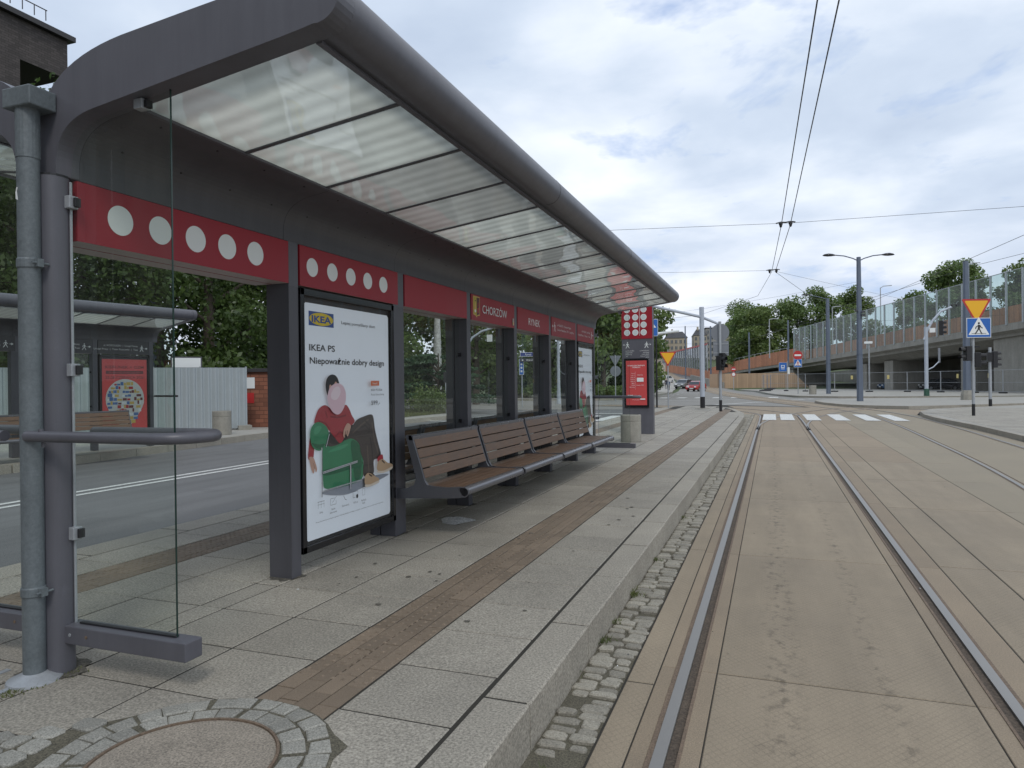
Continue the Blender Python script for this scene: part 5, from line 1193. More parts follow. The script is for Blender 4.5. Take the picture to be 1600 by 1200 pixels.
def cross_sign(w,bg=M_SBLUE,h=None,red=False):
    h=h or w
    def f(fr):
        O=[(-w/2,-h/2),(w/2,-h/2),(w/2,h/2),(-w/2,h/2)]
        fr.poly(O,M_WHITE); fr.rect(-w/2+.02,-h/2+.02,w/2-.02,h/2-.02,bg); T_=[(a,b-.06*h) for a,b in tri_pts(w*.86,.02,True)]; fr.poly(T_,M_WHITE)
        fr.man(0,-h*.33,h*.62,M_SRED if red else M_INK,1); fr.rect(-w*.3,-h*.30,w*.3,-h*.28,M_INK); return O
    return f
def noentry(d):
    def f(fr):
        fr.ell(0,0,d/2,d/2,M_SRED); fr.rect(-d*.36,-d*.09,d*.36,d*.09,M_WHITE); return [(d/2*math.cos(t),d/2*math.sin(t)) for t in [2*math.pi*i/28 for i in range(28)]]
    return f
def rect_sign(w,h,bg,draw=None,edge=M_WHITE):
    def f(fr):
        O=[(-w/2,-h/2),(w/2,-h/2),(w/2,h/2),(-w/2,h/2)]
        fr.poly(O,edge); fr.rect(-w/2+.02,-h/2+.02,w/2-.02,h/2-.02,bg)
        if draw: draw(fr)
        return O
    return f
def tubepart(e,name,P,r,mat,r2=None,n=14): mb=MB(); mb.tube(P,r,mat,n,r2=r2); return mb.build(name,e)
def signal_head(e,x,y,z,n=2,s=1.0,rz=0):
    """black traffic signal with hoods, z at its foot; facing along rz"""
    M=Matrix.Translation((x,y,z))@Matrix.Rotation(rz,4,'Z')
    mb=MB(); h=.30*n*s; mb.box((-.15*s,-.08*s,0),(.15*s,.14*s,h),M_BLACK); hd=mb.build('signal_head',e,.02,T=M)
    for k in range(n):
        zc=(.15+.30*k)*s; mb=MB(); mb.tube([(0,-.08*s,zc),(0,-.088*s,zc)],.10*s,[M_PANELD,M_BLACKG,M_PANELD][k%3],18); mb.build('lens',hd,T=M)
        mb=MB(); n_=12; P0=[(.115*s*math.cos(R(-20+220*i/n_)),.115*s*math.sin(R(-20+220*i/n_))) for i in range(n_+1)]
        V=[(a,-.08*s,zc+b) for a,b in P0]+[(a,-.26*s,zc+b*.96) for a,b in P0]; mb.add(V,[(i,i+1,n_+2+i,n_+1+i) for i in range(n_)],M_BLACK); mb.build('hood',hd,T=M)
    return hd
# yield + crossing sign with pedestrian signal on the near pavement corner
e=pole_at('sign_post',6.93,30.06,.13,'grey post with yellow give way sign, blue crossing sign and black signals','sign post')
tubepart(e,'pole',[(0,0,.42),(0,0,4.25)],.052,M_GALV); tubepart(e,'black_foot',[(0,0,-.1),(0,0,.43)],.055,M_BLACK)
CW=R(19)
face(e,.10,-.09,3.96,'give_way_sign',yield_sign(1.08),rz=CW); face(e,.17,-.08,3.22,'crossing_sign',cross_sign(.88,h=.72),rz=CW)
signal_head(e,-.20,-.02,2.02,2,.9,R(-75)); signal_head(e,.19,.05,1.78,2,.9,R(80))
MB().box((-.2,-.03,2.5),(.2,.03,2.56),M_BLACK).build('bracket',e)
e=pole_at('signal_post',10.05,40.5,.0,'grey signal post with a black head, behind the give way sign on the right','signal post')
tubepart(e,'pole',[(0,0,.45),(0,0,3.0)],.07,M_GALV); tubepart(e,'black_foot',[(0,0,-.1),(0,0,.46)],.074,M_BLACK); signal_head(e,.22,0,2.0,3,.9,R(95)); MB().box((-.12,-.1,2.3),(.10,.1,2.75),M_BLACK).build('control_box',e)
# left give way
e=pole_at('give_way_sign',-4.85,35.5,PZ,'yellow give way sign on a thin grey pole at the end of the platform','road sign')
tubepart(e,'pole',[(0,0,-.1),(0,0,2.9)],.033,M_GALV); face(e,0,-.05,2.55,'sign_face',yield_sign(.84),rz=R(19))
# white overhead arm pole
e=pole_at('arm_pole',-3.16,35.1,PZ,'thick pale grey pole with slanting overhead arm and black foot at the platform end','signal pole')
mb=MB(); pts=[(.115*math.cos(R(a)),.115*math.sin(R(a))) for a in range(22,382,45)]; mb.prism(pts,XY,.55,4.9,M_WPOLE); mb.build('pole',e); mb=MB(); mb.prism([(a*1.03,b*1.03) for a,b in pts],XY,-.08,.56,M_BLACK); mb.build('black_foot',e); mb=MB(); mb.box((-.33,-.33,-.05),(.33,.33,.02),M_CONC); mb.build('base_plate',e)
tubepart(e,'arm',[(.75,.25,4.08),(0,0,4.42),(-2.3,-.85,5.0),(-5.2,-2.0,5.15),(-8.5,-3.1,4.7)],[.06,.07,.065,.055,.04],M_WPOLE)
e=pole_at('rear_sign_post',-2.1,31.75,PZ,'grey backs of a round sign and two panels above a black signal','sign post')
tubepart(e,'pole',[(0,0,.48),(0,0,3.9)],.062,M_GALV); tubepart(e,'black_foot',[(0,0,-.1),(0,0,.49)],.066,M_BLACK)
mb=MB(); mb.tube([(0,.07,3.42),(0,.085,3.42)],.385,M_BACK,32); mb.tube([(0,.068,3.42),(0,.075,3.42)],.37,M_BACK,32); mb.build('round_sign',e)
for x0,x1,z0,z1 in ((-.30,.0,2.42,3.05),(.02,.36,2.42,3.05)): 
    mb=MB(); mb.box((x0,.07,z0),(x1,.085,z1),M_BACK); mb.box((x0+.02,.055,z0+.1),(x1-.02,.07,z0+.14),M_GALV); mb.box((x0+.02,.055,z1-.14),(x1-.02,.07,z1-.1),M_GALV); mb.build('sign_panel',e)
signal_head(e,.03,-.10,1.78,2,1.05,R(60)); signal_head(e,.10,-.06,2.05,2,.8,R(150))
# blue sign on the arm
e=pole_at('blue_arrow_sign',-6.25,39.2,0,'blue panel with white arrow beside the tall information pylon','road sign')
face(e,0,0,4.5,'panel',rect_sign(.75,.95,M_SBLUE,lambda fr:(fr.poly([(-.12,-.35),(.12,-.35),(.12,0),(.28,0),(0,.35),(-.28,0),(-.12,0)],M_WHITE))),rz=R(19)); tubepart(e,'pole',[(0,.06,0),(0,.06,4.9)],.04,M_BLACK)
e=pole_at('short_arm_light',-5.0,41.3,0,'short white tubular arm beside the blue sign','arm'); tubepart(e,'arm',[(-1.3,0,4.28),(.0,0,4.4)],.08,M_WHITE); tubepart(e,'pole',[(-1.3,0,0),(-1.3,0,4.35)],.05,M_BLACK)
# far left sign backs
e=pole_at('sign_backs_post',-11.5,54.4,.0,'thin pole with the grey backs of a triangular and a round sign by the hedge','sign post')
tubepart(e,'pole',[(0,0,-.1),(0,0,3.6)],.04,M_GALV)
mb=MB(); mb.prism(tri_pts(.95),lambda a,b,d:(a,.05+d,3.28+b),0,.012,M_BACK); mb.build('triangular_sign',e); mb=MB(); mb.tube([(0,.05,2.35),(0,.062,2.35)],.42,M_BACK,28); mb.build('round_sign',e)
# street names
e=pole_at('street_name_post',-13.35,37.7,.13,'post with blue street name plates seen through the shelter windows','street sign')
tubepart(e,'pole',[(0,0,0),(0,0,3.2)],.035,M_GALV)
face(e,.42,-.05,3.0,'name_plate',rect_sign(.95,.24,M_NAVY,lambda fr:fr.text('Rynek',0,-.05,.11,M_WHITE,align='C')),rz=R(20)); face(e,-.75,.2,3.04,'name_plate',rect_sign(.5,.24,M_NAVY,lambda fr:fr.text('al.',0,-.05,.11,M_WHITE,align='C')),rz=R(20)); face(e,.0,-.06,2.3,'district_plate',rect_sign(.26,.9,M_SBLUE,lambda fr:[fr.rect(-.05,-.3+.2*k,.05,-.2+.2*k,M_WHITE) for k in range(3)]),rz=R(20))
face(e,.42,-.05,2.68,'direction_plate',rect_sign(.95,.2,M_PANELD,lambda fr:(fr.text('Wolności',.1,-.04,.09,M_WHITE,align='C'),fr.poly([(-.4,0),(-.3,.05),(-.3,-.05)],M_WHITE)),M_PANELD),rz=R(20))
e=pole_at('lamp_column',-14.25,48.05,0,'pale tapered lamp column across the street, seen through the fourth window','lamp column'); tubepart(e,'pole',[(0,0,0),(0,0,1.2),(0,0,8.5)],[.16,.12,.07],M_WPOLE); tubepart(e,'arm',[(0,0,6.2),(.6,0,5.8),(1.3,0,5.2)],.04,M_WPOLE)
e=pole_at('signal_pole',-16.4,36.9,0,'white curved arm with signal beyond the second window','signal pole'); tubepart(e,'pole',[(0,0,0),(0,0,3.6),(.3,.1,4.15),(.8,.3,4.5),(1.5,.5,4.72)],.06,M_WPOLE); MB().box((1.1,.35,3.9),(1.4,.45,4.3),M_WHITE).build('backboard',e)
e=pole_at('small_sign_post',-14.4,29.9,.13,'short dark topped post by the conifer','post'); tubepart(e,'pole',[(0,0,0),(0,0,1.9)],.025,M_GALV); MB().box((-.1,-.03,1.45),(.1,.03,1.95),M_PANELD).build('plate',e)
e=pole_at('tall_grey_pole',-24.5,22.4,.1,'thick blue grey pole rising beside the corrugated fence','pole'); tubepart(e,'pole',[(0,0,0),(0,0,9.5)],[.26,.2],M_BPOLE)
# street lamps and masts
def lamp_head(e,x,y,z,dx,dy):
    mb=MB(); d=Vector((dx,dy,0)).normalized(); p=Vector((x,y,z)); q=Vector((-d.y,d.x,0))
    secs=[(0,.03,.03),(.12,.07,.05),(.32,.17,.11),(.55,.20,.13),(.78,.13,.09),(.9,.02,.02)]
    V=[];n=12
    for t,wd,h in secs:
        for k in range(n):
            a=2*math.pi*k/n; V.append(tuple(p+d*t+q*wd*math.cos(a)+Vector((0,0,1))*(h*math.sin(a)*(1 if math.sin(a)>0 else .45)+.02)))
    m=len(secs); mb.add(V,[(i*n+k,i*n+(k+1)%n,(i+1)*n+(k+1)%n,(i+1)*n+k) for i in range(m-1) for k in range(n)]+[tuple(range((m-1)*n,m*n))],M_BLACKG,True)
    return mb.build('lamp_head',e)
def oct_pole(e,H,r0,r1,mat,name='pole'):
    mb=MB(); A=[R(22.5+45*k) for k in range(8)]
    V=[(r0*math.cos(a),r0*math.sin(a),-.1) for a in A]+[(r1*math.cos(a),r1*math.sin(a),H) for a in A]
    mb.add(V,[(i,(i+1)%8,8+(i+1)%8,8+i) for i in range(8)]+[tuple(range(8,16))],mat); mb.tube([(0,0,1.05*H*.0+2.9),(0,0,2.93)],r0*1.02,mat,8); return mb.build(name,e)
e=pole_at('double_street_lamp',5.15,48.7,.13,'tall blue grey pole with two dark lamp heads on curved arms, on the traffic island','street lamp')
oct_pole(e,9.0,.20,.13,M_BPOLE)
CR=(math.cos(R(20.3)),math.sin(R(20.3)))
for sg in (-1,1):
    P=[(0,0,8.75),(.35*sg*CR[0],.35*sg*CR[1],8.92),(.9*sg*CR[0],.9*sg*CR[1],9.08),(1.4*sg*CR[0],1.4*sg*CR[1],9.13)]
    tubepart(e,'arm',P,.035,M_BPOLE,n=8); lamp_head(e,1.35*sg*CR[0],1.35*sg*CR[1],9.1,sg*CR[0],sg*CR[1])
for z,dx in ((5.3,.2),(5.6,-.2),(5.5,.22)): MB().box((dx-.09,-.3,z),(dx+.09,-.1,z+.1),M_PANELD).build('bracket',e)
e=pole_at('catenary_pole',11.45,51.15,.13,'thick blue grey catenary pole with concrete foot, behind the give way sign','catenary pole'); oct_pole(e,8.7,.24,.155,M_BPOLE); MB().lathe([(.36,-.1),(.34,.35),(.27,.6),(.22,.61)],(0,0,0),M_CONC,8).build('concrete_foot',e)
e=pole_at('single_street_lamp',5.05,73.3,.12,'blue grey pole with one dark lamp head on a left arm, beside the concrete bin','street lamp'); oct_pole(e,9.1,.22,.16,M_BPOLE)
tubepart(e,'arm',[(0,0,9.0),(-.8,-.3,9.25),(-1.6,-.6,9.42)],.04,M_BPOLE,n=8); lamp_head(e,-1.5,-.56,9.42,-CR[0],-CR[1])
for (x,y,H,lab) in ((2.45,118.2,10.4,'thin pole behind the no entry sign by the board wall end'),(-3.45,121.3,8.8,'weathered pole by the board wall, left of the bus stop'),(-10.3,131,10.5,'dark pole beside the uphill road, right of the cars'),(-18,160,12,'dark pole at the foot of the distant barrier'),):
    e=pole_at('street_pole',x,y,gz(y),lab,'pole','thin poles in the distance'); oct_pole(e,H,.17,.13,M_BPOLE)
for (x,y,z0,H,ax,az,lab) in ((-.32,117.2+8,5.6,6.0,-.0,0,'slim lamp column on the ramp before the trees'),(14.6,112.0,6,8.4,1.5,.1,'slim lamp with a short right arm behind the glass barrier'),(9,121,5.2,7.6,0,0,'slim post behind the glass barrier beside the tall lamp'),(22,97,6.5,8.5,0,0,'slim post over the barrier near the thick grey pole')):
    e=pole_at('ramp_lamp',x,y,z0,lab,'street lamp','slim lamps on the overpass'); tubepart(e,'column',[(0,0,-.5),(0,0,H)],.10,M_GALV,r2=.06,n=8)
    if ax: tubepart(e,'arm',[(0,0,H),(.4,.1,H+.25),(ax,.4,H+.32)],.06,M_GALV,n=8)
    else: tubepart(e,'arm',[(0,0,H),(.5,.2,H+.1),(1.3,.5,H+.12)],.06,M_GALV,n=8)
e=pole_at('plaza_lamp',10.4,89.1,.12,'slim lamp post with small white head on the plaza by the mesh fence','street lamp'); tubepart(e,'column',[(0,0,0),(0,0,5.4)],.08,M_GALV,n=8); MB().box((-.5,-.15,5.35),(.35,.15,5.62),M_WHITE).build('lamp_head',e,.05)
e=pole_at('arched_signal_pole',11.35,62.85,.12,'white pole with arching arm holding a black traffic signal, green foot','signal pole')
tubepart(e,'pole',[(0,0,.5),(0,0,5.4)],.14,M_WHITE if False else M_WPOLE,n=14); MB().lathe([(.20,-.1),(.19,.55),(.14,.56)],(0,0,0),pm('green_foot',(.03,.09,.06),.5),14).build('foot',e)
tubepart(e,'arm',[(-.15,-.05,4.4),(.05,.02,5.0),(.5,.2,5.9),(1.1,.4,6.6),(1.9,.7,6.95)],.085,M_WPOLE,n=10)
hd=signal_head(e,1.15,.42,4.75,3,1.25,R(75)); MB().box((1.22,.36,4.65),(1.30,.5,6.0),M_BACK).build('backboard',e); tubepart(e,'lower_bracket',[(.1,0,2.05),(.5,.15,2.25),(.95,.35,2.7)],.045,M_WPOLE,n=8); MB().box((.9,.3,2.6),(1.02,.5,3.75),M_BACK).build('lower_sign',e)
MB().box((.22,-.12,4.95),(.62,-.1,5.3),M_WHITE).build('small_plate',e); 
e=pole_at('no_entry_sign',2.4,74.4,.12,'red no entry sign above a blue crossing sign on a thin post by the bin','road sign'); tubepart(e,'pole',[(0,0,-.05),(0,0,3.9)],.04,M_GALV); face(e,0,-.06,3.78,'no_entry_face',noentry(.9),rz=R(19)); face(e,0,-.06,3.0,'crossing_face',cross_sign(.78,red=True),rz=R(19))
e=pole_at('bus_stop_sign',1.4,101.8,.12,'blue bus stop sign with white edge by the board wall','bus stop sign'); tubepart(e,'pole',[(.6,0,0),(.6,0,3.9)],.05,M_GALV); face(e,0,-.06,3.1,'sign_face',rect_sign(1.05,1.2,M_SBLUE,lambda fr:(fr.rect(-.25,-.1,.25,.25,M_WHITE),fr.rect(-.18,.0,.18,.18,M_SBLUE),fr.rect(-.25,-.3,.25,-.22,M_WHITE))),rz=R(19)); face(e,.72,-.04,2.6,'timetable',rect_sign(.3,.9,M_WHITE),rz=R(19))
e=pole_at('direction_sign',-5.1,157.8,4.2,'green direction sign standing on the ramp','direction sign'); face(e,0,0,2.8,'panel',rect_sign(3.6,2.0,M_SGREEN,lambda fr:(fr.text('Katowice',-.2,.35,.34,M_WHITE,align='C'),fr.text('Bytom',-.2,-.25,.34,M_WHITE,align='C'),fr.rect(-.3,-.85,1.3,-.45,M_WHITE))),rz=R(19)); 
for x in (-1.2,1.2): tubepart(e,'pole',[(x,.2,-1),(x,.2,3.6)],.08,M_GALV,n=8)
e=pole_at('small_no_entry_sign',-5.2,106.5,.05,'small no entry sign with a round sign below, left of the board wall','road sign'); tubepart(e,'pole',[(0,0,-.1),(0,0,3.3)],.05,M_GALV); face(e,0,-.06,3.05,'no_entry_face',noentry(.7),rz=R(19)); face(e,0,-.06,2.3,'round_face',lambda fr:(fr.ell(0,0,.32,.32,M_SRED),fr.ell(0,0,.24,.24,M_WHITE),[(.32*math.cos(t),.32*math.sin(t)) for t in [2*math.pi*i/24 for i in range(24)]])[-1],rz=R(19))
# lamps under the bridge
for i,(s,o,z) in enumerate(((5.5,3.5,3.4),(14,-.2,6.35),(24,-.2,6.0),(2.6,-.2,6.4))):
    pass
# ------------------------------------------------------------------ mesh fence panels
FP=[(-1.2,95.2),(1.6,91.5),(3.6,87.5),(6.4,84.0),(9.6,82.4),(12.9,80.9),(15.2,77.6),(17.3,74.4),(18.6,71.2),(20.6,67.8)]
for i,(p,q) in enumerate(zip(FP,FP[1:])):
    L_=math.dist(p,q); e=empty('mesh_fence',(p[0],p[1],.12),['mesh fence panel nearest the bus stop sign','mesh fence panel between bus stop and no entry sign','mesh fence panel behind the concrete bin','mesh fence panel behind the single lamp pole','mesh fence panel behind the tall double lamp','mesh fence panel in front of the bridge pier','mesh fence panel behind the arched signal pole','mesh fence panel behind the thick catenary pole','mesh fence panel at the end of the row, past the catenary pole'][i],'fence','temporary mesh fence panels',rz=math.atan2(q[1]-p[1],q[0]-p[0]))
    for x in (.03,L_-.03): tubepart(e,'upright',[(x,0,.05),(x,0,2.05)],.022,M_GALV,n=6)
    for z in (.15,.95,2.02): tubepart(e,'rail',[(.03,0,z),(L_-.03,0,z)],.016 if z!=.95 else .012,M_GALV,n=6)
    mb=MB()
    for k in range(1,int(L_/.12)): mb.box((k*.12,-.0015,.15),(k*.12+.003,.0015,2.02),M_GALV)
    o=mb.build('wire_mesh',e)
    MB().box((-.35,-.12,-.02),(.35,.12,.12),M_BLACK).build('foot_block',e,.02)
    if i in (3,4,6,7): MB().box((L_*.48,-.02,1.35),(L_*.48+.22,-.01,1.75),pm('notice_yellow',(.6,.5,.2),.5)).build('notice',e)
e=empty('barrier_stack',(-.6,92.2,.12),'stack of grey barrier feet and frames on the plaza kerb','barrier'); 
for k in range(4): MB().box((-.9+.3*k,-.3,.0+.1*k),(.5+.2*k,.3,.1+.1*k),M_PANELD).build('foot_block',e)
for k in range(3): MB().box((-.4+.4*k,-.1,.4),(-.3+.4*k,0,2.0),M_BACK).build('frame',e)
# ------------------------------------------------------------------ overhead wires
def wire(name,P,r,label,group=None,sag=0,cat='wire'):
    Q=[]
    for a,b in zip(P,P[1:]):
        for k in range(8):
            t=k/8; Q.append(tuple(a[i]+(b[i]-a[i])*t-(sag*4*t*(1-t) if i==2 else 0) for i in range(3)))
    Q.append(P[-1]); mb=MB(); mb.tube(Q,r,M_INK,5); return tag(mb.build(name),label,cat,group)
wire('contact_wire',[(.62,-25,5.62),(.50,8.2,5.62),(.27,19.85,5.60),(.03,28.4,5.62)],.0095,'left one of the two dark tram contact wires overhead','contact wires')
wire('contact_wire',[(.84,-25,5.62),(.72,8.25,5.62),(.49,19.9,5.60),(.16,28.4,5.62)],.0095,'right one of the two dark tram contact wires overhead','contact wires')
wire('contact_wire',[(.03,28.4,5.62),(-.6,36,5.6),(-4.2,45,5.6),(-14,52,5.6)],.008,'contact wire curving away left beyond the far hanger','contact wires')
wire('contact_wire',[(.16,28.4,5.62),(1.9,38,5.6),(5.3,48.6,5.7)],.008,'contact wire running from the far hanger to the double lamp','contact wires')
wire('contact_wire',[(8.5,10,5.7),(6.5,28,5.65),(4.6,45,5.6),(-1,70,5.6),(-8,110,5.8),(-15,140,7)],.008,'thin contact wire above the far track','contact wires')
wire('span_wire',[(-14,20,5.9),(-4,18.9,5.66),(.27,19.85,5.66),(.49,19.9,5.66),(12,19.4,5.40),(24,18.7,5.5)],.005,'span wire crossing the sky above the near hanger','span wires',.0)
wire('span_wire',[(-14,27.8,6.4),(.03,28.4,5.68),(11.3,51,4.9+.8)],.005,'span wire from the far hanger to the thick catenary pole','span wires',.06)
wire('span_wire',[(40,45,14.5),(11.45,51.1,8.4),(5.15,60,7.2),(-1,76,6.0)],.012,'thick sloping wire over the catenary pole at the right edge','span wires',.1)
wire('span_wire',[(-25,64,7),(5.05,73.2,7.0),(30,80,8)],.008,'distant span wire tied to the single lamp pole','span wires',.3)
wire('span_wire',[(-28,90,7.5),(-3.4,121,7.4),(20,110,9)],.010,'distant span wire before the town buildings','span wires',.3)
wire('span_wire',[(-13,58,6.6),(5.15,48.7,7.6)],.006,'thin span wire from the left trees to the double lamp','span wires',.2)
for (x,y,z,lab) in ((.38,19.87,5.64,'black double wire hanger, nearer one'),(.08,28.4,5.66,'black double wire hanger, farther one'),(10.6,50.2,6.0,'small black wire clamp near the catenary pole')):
    e=empty('wire_hanger',(x,y,z),lab,'wire hanger','wire hangers'); 
    MB().tube([(-.24,0,.03),(-.12,0,.055),(0,0,.04),(.12,0,.055),(.24,0,.03)],.018,M_INK,6).build('crossbar',e)
    for dx in (-.12,.12):
        mb=MB(); mb.lathe([(.012,-.09),(.03,-.07),(.038,-.03),(.05,.0),(.05,.03),(.02,.06)],(dx,0,0),M_INK,10); mb.build('insulator',e)
# ------------------------------------------------------------------ cars
def make_car(x,y,rz,paint,label,z=None):
    e=empty('car',(x,y,gz(y)-.02 if z is None else z),label,'car','cars',rz)
    prof=[(-2.05,.30),(-2.10,.55),(-2.04,.78),(-1.15,.92),(-.55,1.40),(.0,1.48),(.9,1.46),(1.75,1.18),(2.05,.95),(2.08,.55),(2.0,.28),(1.72,.28),(1.66,.42),(1.42,.54),(1.18,.42),(1.12,.26),(-1.0,.24),(-1.06,.40),(-1.32,.54),(-1.58,.40),(-1.64,.28)]
    W2=.86; mb=MB(); n=len(prof); sh=lambda z_:1-.20*max(0,(z_-.85)/.62)
    V=[]
    for yy in (-1,-.9,.9,1):
        for a,b in prof:
            k=sh(b); inset=.97 if abs(yy)==1 else 1; V.append((a*(1 if abs(yy)<1 else .985),yy*W2*k,b if abs(yy)<1 else .30+(b-.30)*.975))
    F_=[(j*n+i,j*n+(i+1)%n,(j+1)*n+(i+1)%n,(j+1)*n+i) for j in range(3) for i in range(n)]
    mb.add(V,F_,paint); mb.add([V[i] for i in range(n)],[tuple(range(n))],paint); mb.add([V[3*n+i] for i in range(n)],[tuple(range(n-1,-1,-1))],paint)
    mb.build('body',e)
    g=M_WIN
    def q(P,name): mb=MB(); mb.add(P,[tuple(range(len(P)))],g); mb.build(name,e)
    k0,k1=sh(.95)*W2,sh(1.38)*W2
    q([(-1.12,-k0+.06,.945),(-1.12,k0-.06,.945),(-.585,k1-.05,1.395),(-.585,-k1+.05,1.395)],'windscreen')
    q([(1.78,-k0+.1,1.19),(1.78,k0-.1,1.19),(1.02,k1-.06,1.455),(1.02,-k1+.06,1.455)],'rear_window')
    for sg in (-1,1):
        q([(-.95,sg*(k0+.012),.97),(.15,sg*(k0+.012),.97),(.15,sg*(k1+.012),1.40),(-.50,sg*(k1+.012),1.38)],'side_window'); q([(.22,sg*(k0+.012),.97),(1.45,sg*(k0+.012),1.0),(1.1,sg*(k1+.012),1.38),(.22,sg*(k1+.012),1.40)],'side_window')
        mb=MB(); mb.box((-2.09,sg*.5-.16,.60),(-1.98,sg*.5+.2*sg+.02 if sg>0 else sg*.5+.14,.76),M_WHITE); mb.build('headlight',e)
        mb=MB(); mb.box((2.0,sg*.62-.12,.70),(2.09,sg*.62+.12,.9),M_SRED); mb.build('tail_light',e)
        mb=MB(); mb.box((-.98,sg*.86,.92),(-.80,sg*1.03,1.03) if sg>0 else (-.80,sg*.86+.001,1.03),M_BLACK) if sg>0 else mb.box((-.98,-1.03,.92),(-.80,-.86,1.03),M_BLACK); mb.build('mirror',e)
        for ax in (-1.32,1.42):
            mb=MB(); mb.tube([(ax,sg*.66,.31),(ax,sg*.87,.31)],.31,M_BLACK,20); wl=mb.build('wheel',e); mb=MB(); mb.tube([(ax,sg*.872,.31),(ax,sg*.878,.31)],.19,M_GALV,16); mb.build('rim',wl)
    mb=MB(); mb.box((-2.125,-.55,.34),(-2.05,.55,.52),M_BLACK); mb.build('grille',e); mb=MB(); mb.box((-2.14,-.26,.40),(-2.126,.26,.50),M_WHITE); mb.build('number_plate',e)
    return e
P_R=pm('paint_red',(.42,.02,.025),.25,var=.03,coat=.5); P_G=pm('paint_grey',(.20,.205,.21),.3,metal=.3,var=.03,coat=.5); P_W=pm('paint_white',(.70,.70,.70),.3,var=.03,coat=.4); P_B=pm('paint_blue',(.04,.10,.20),.3,var=.03,coat=.4); P_K=pm('paint_dark',(.03,.03,.035),.3,var=.03,coat=.4)
FW=R(78)   # nose (-x) turned towards the camera
make_car(-10.15,103.0,FW,P_R,'red car coming down the street towards the crossing')
make_car(-13.2,115.0,R(74),P_G,'grey car following the red car down the street')
make_car(-20.0,142.0,R(70),P_W,'white car parked beside the uphill pavement')
make_car(15.2,103.5,R(20),P_B,'blue car parked in the dark under the overpass')
make_car(19.0,98.0,R(15),P_K,'dark car parked under the overpass, nearer the abutment')
make_car(-24.5,66.8,R(20),P_W,'white van like car parked behind the hedge, left of the sign backs')
make_car(-17.6,66.4,R(20),P_K,'dark car parked behind the hedge by the sign backs')
# ------------------------------------------------------------------ people far down the pavement
def person(x,y,top,legc,label,h=1.72,bag=False,ph=0,white=False):
    e=empty('person',(x,y,gz(y)+.02),label,'person','people on the uphill pavement',rz=R(20))
    J=[(0,0,.92),(0,0,1.15),(0,0,1.40),(0,0,1.52),(0,-.01,1.62),(0,0,1.74)]
    V=[(a,b,c) for a,b,c in J]; E_=[(0,1),(1,2),(2,3),(3,4),(4,5)]; Rd=[.15,.14,.16,.06,.10,.07]
    def ch(st,pts):
        p=st
        for (a,b,c,r) in pts: V.append((a,b,c)); Rd.append(r); E_.append((p,len(V)-1)); p=len(V)-1
    s=.14*math.cos(ph)
    ch(0,[(-.10,0,.86,.10),(-.11,s,.48,.065),(-.11,-s*.6+.03,.08,.045),(-.11,-.14+s*-.6,.04,.04)]); ch(0,[(.10,0,.86,.10),(.11,-s,.48,.065),(.11,s*.6+.03,.08,.045),(.11,-.14+s*.6,.04,.04)])
    ch(2,[(-.20,0,1.38,.06),(-.25,.04-s*.5,1.12,.045),(-.25,-.06-s*.5,.86,.035),(-.25,-.08-s*.5,.78,.03)]); ch(2,[(.20,0,1.38,.06),(.25,.04+s*.5,1.12,.045),(.25,-.06+s*.5,.86,.035),(.25,-.08+s*.5,.78,.03)])
    me=bpy.data.meshes.new('body'); me.from_pydata(V,E_,[]); o=bpy.data.objects.new('body',me); col.objects.link(o); o.parent=e
    sk=o.modifiers.new('skin','SKIN')
    for i,v in enumerate(me.skin_vertices[0].data): v.radius=(Rd[i],Rd[i]*.85); v.use_root=(i==0)
    o.modifiers.new('sub','SUBSURF').render_levels=1
    dg=bpy.context.evaluated_depsgraph_get(); m2=bpy.data.meshes.new_from_object(o.evaluated_get(dg)); o.modifiers.clear(); o.data=m2
    sk_=pm('skin_tone',(.42,.27,.2),.6,var=.03); m2.materials.clear(); 
    for m in (top,legc,sk_,M_BARK): m2.materials.append(m)
    for p in m2.polygons:
        z=p.center.z; p.material_index=(3 if (z>1.70 or (z>1.6 and p.center.y>0)) else 2) if z>1.5 else (1 if z<.93 and abs(p.center.x)<.2 else (2 if z<.84 else 0)); p.use_smooth=True
    e.scale=(h/1.8,)*3; return e
cw=pm('cloth_white',(.6,.6,.6),.8,var=.05); ck=pm('cloth_black',(.03,.03,.035),.8,var=.05); cb=pm('cloth_blue',(.05,.08,.16),.8,var=.05); cg=pm('cloth_grey',(.25,.24,.24),.8,var=.05)
for i,(x,y,a,b,lab) in enumerate([(-15.6,112,ck,ck,'person in black clothes walking on the uphill pavement'),(-14.3,105,cb,ck,'person in a dark blue jacket nearest the kerb'),(-16.6,116,cw,cg,'person in a white top and grey trousers'),(-17.2,110,cw,cb,'person in a white top and blue trousers by the hedge'),(-18.6,121,cg,ck,'person in a grey top at the rear of the walking group')]):
    person(x,y,a,b,lab,ph=i*1.1)
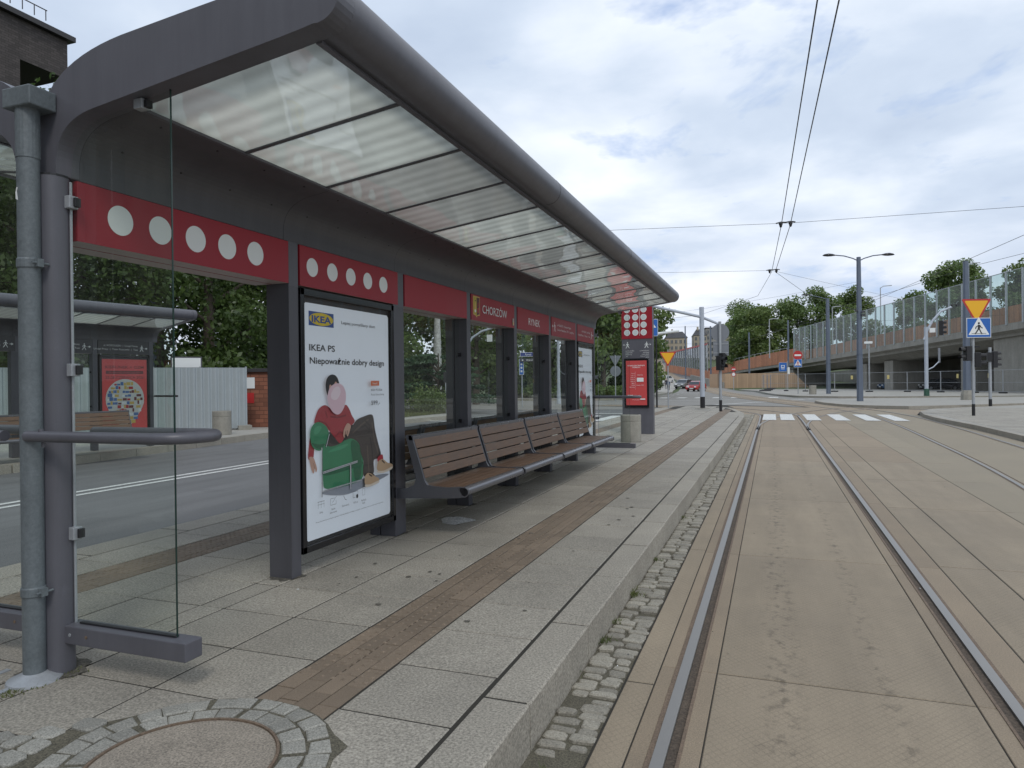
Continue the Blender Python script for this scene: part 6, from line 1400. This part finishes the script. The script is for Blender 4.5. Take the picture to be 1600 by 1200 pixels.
# ------------------------------------------------------------------ buildings
def building(name,loc,w,d,h,mat,label,rows,cols,rz=0,roof=M_ROOFM,win=M_WIN,sides=(0,),pitched=False,wsz=(.9,1.4),group=None):
    e=empty(name,loc,label,'building',group,rz)
    MB().box((0,0,-3),(w,d,h),mat).build('wall',e)
    if pitched:
        mb=MB(); mb.add([(-.3,-.3,h),(w+.3,-.3,h),(w+.3,d+.3,h),(-.3,d+.3,h),(1.5,d/2,h+3),(w-1.5,d/2,h+3)],[(0,1,5,4),(1,2,5),(2,3,4,5),(3,0,4),(0,3,2,1)],roof); mb.build('roof',e)
        MB().box((w*.3,d*.4,h+1),(w*.3+.8,d*.4+.6,h+4),mat).build('chimney',e)
    else: MB().box((-.25,-.25,h),(w+.25,d+.25,h+.45),roof).build('roof',e)
    proto=None
    for s in sides:
        n=cols if s==0 else max(2,int(cols*d/w)); ln=w if s==0 else d
        for r_ in range(rows):
            for c_ in range(n):
                u=(c_+.5)*ln/n; z=(r_+.5)*h/rows-.3
                if proto is None:
                    mb=MB(); mb.box((-wsz[0]/2,-.04,-wsz[1]/2),(wsz[0]/2,.06,wsz[1]/2),win); mb.box((-wsz[0]/2-.08,-.10,-wsz[1]/2-.1),(wsz[0]/2+.08,.0,-wsz[1]/2-.0),mat); mb.box((-.03,-.055,-wsz[1]/2),(.03,-.04,wsz[1]/2),M_WHITE); o=mb.build('window',e); proto=o
                else: o=proto.copy(); col.objects.link(o); o.parent=e
                if s==0: o.location=(u,0,z)
                elif s==1: o.location=(0,u,z); o.rotation_euler.z=-math.pi/2
                elif s==2: o.location=(w,u,z); o.rotation_euler.z=math.pi/2
                elif s==3: o.location=(u,d,z); o.rotation_euler.z=math.pi
    return e
F1=pm('facade_beige',(.34,.30,.235),.9,var=.15,vs=.3); F2=pm('facade_yellow',(.42,.37,.22),.9,var=.15,vs=.3); F3=pm('facade_grey',(.30,.29,.27),.9,var=.2,vs=.2); F4=pm('facade_ochre',(.36,.31,.24),.9,var=.15,vs=.3)
TB_='buildings of the town'
building('town_building',(-42,300,9),9,12,10.5,F4,'ochre town building with dark roof at the left of the distant row',4,5,R(10),pitched=True,group=TB_)
building('town_building',(-50,290,8),8,12,13,F1,'beige town building half hidden by the street trees',5,4,R(10),group=TB_)
building('town_building',(-31.5,312,9),5.5,12,12,F1,'narrow beige town building right of the ochre one',5,3,R(10),pitched=True,group=TB_)
building('town_building',(-27,318,9),12,14,15.2,F3,'long grey apartment block in the middle of the distant town',6,7,R(12),group=TB_)
building('town_building',(-18,335,9),6,12,16,F3,'taller grey block behind the round sign back',6,3,R(12),group=TB_)
building('town_building',(-15.2,290,8),5.5,12,16.5,F2,'tall yellow building partly hidden by the bushy trees',6,3,R(12),group=TB_)
building('town_building',(-60,320,9),9,12,11,F4,'distant ochre building behind the uphill road trees',4,4,R(8),pitched=True,group=TB_)
# dark brick building on the far left with an overhanging top storey
e=empty('brick_building',(-40,27.9,0),'dark brown brick building with an overhanging upper storey, behind the shelter','building')
MB().box((-25,-60,-.5),(0,0,20.6),M_BRICK).build('wall',e); MB().box((-9,.002,20.3),(0,2.9,22.6),M_BRICK).build('overhang',e); MB().box((-25,-60,20.601),(0.0,-.002,22.6),M_BRICK).build('upper_wall',e)
MB().box((-25.2,-60.2,22.6),(.35,3.2,22.9),M_ROOFM).build('cornice',e); MB().box((-24,-59,22.9),(-.8,2.2,23.5),M_ROOFM).build('roof',e)
mb=MB()
for k in range(18): mb.box((-.5,1.9-k*.7,23.5),(-.46,1.94-k*.7,24.1),M_INK)
mb.box((-.51,-12,24.1),(-.45,2.0,24.14),M_INK); mb.build('railing',e)
for r_ in range(5):
    for c_ in range(9): MB().box((-.03,-5-c_*5,2+r_*4),(.02,-3.4-c_*5,4.4+r_*4),M_WIN).build('window',e)
# building behind the camera, mirrored in the glass
building('brick_house',(3,-19,0),34,12,17,M_BRICK2,'brown brick building behind the viewpoint, seen only mirrored in the glass',4,10,R(176),sides=(0,),wsz=(1.3,2.3))
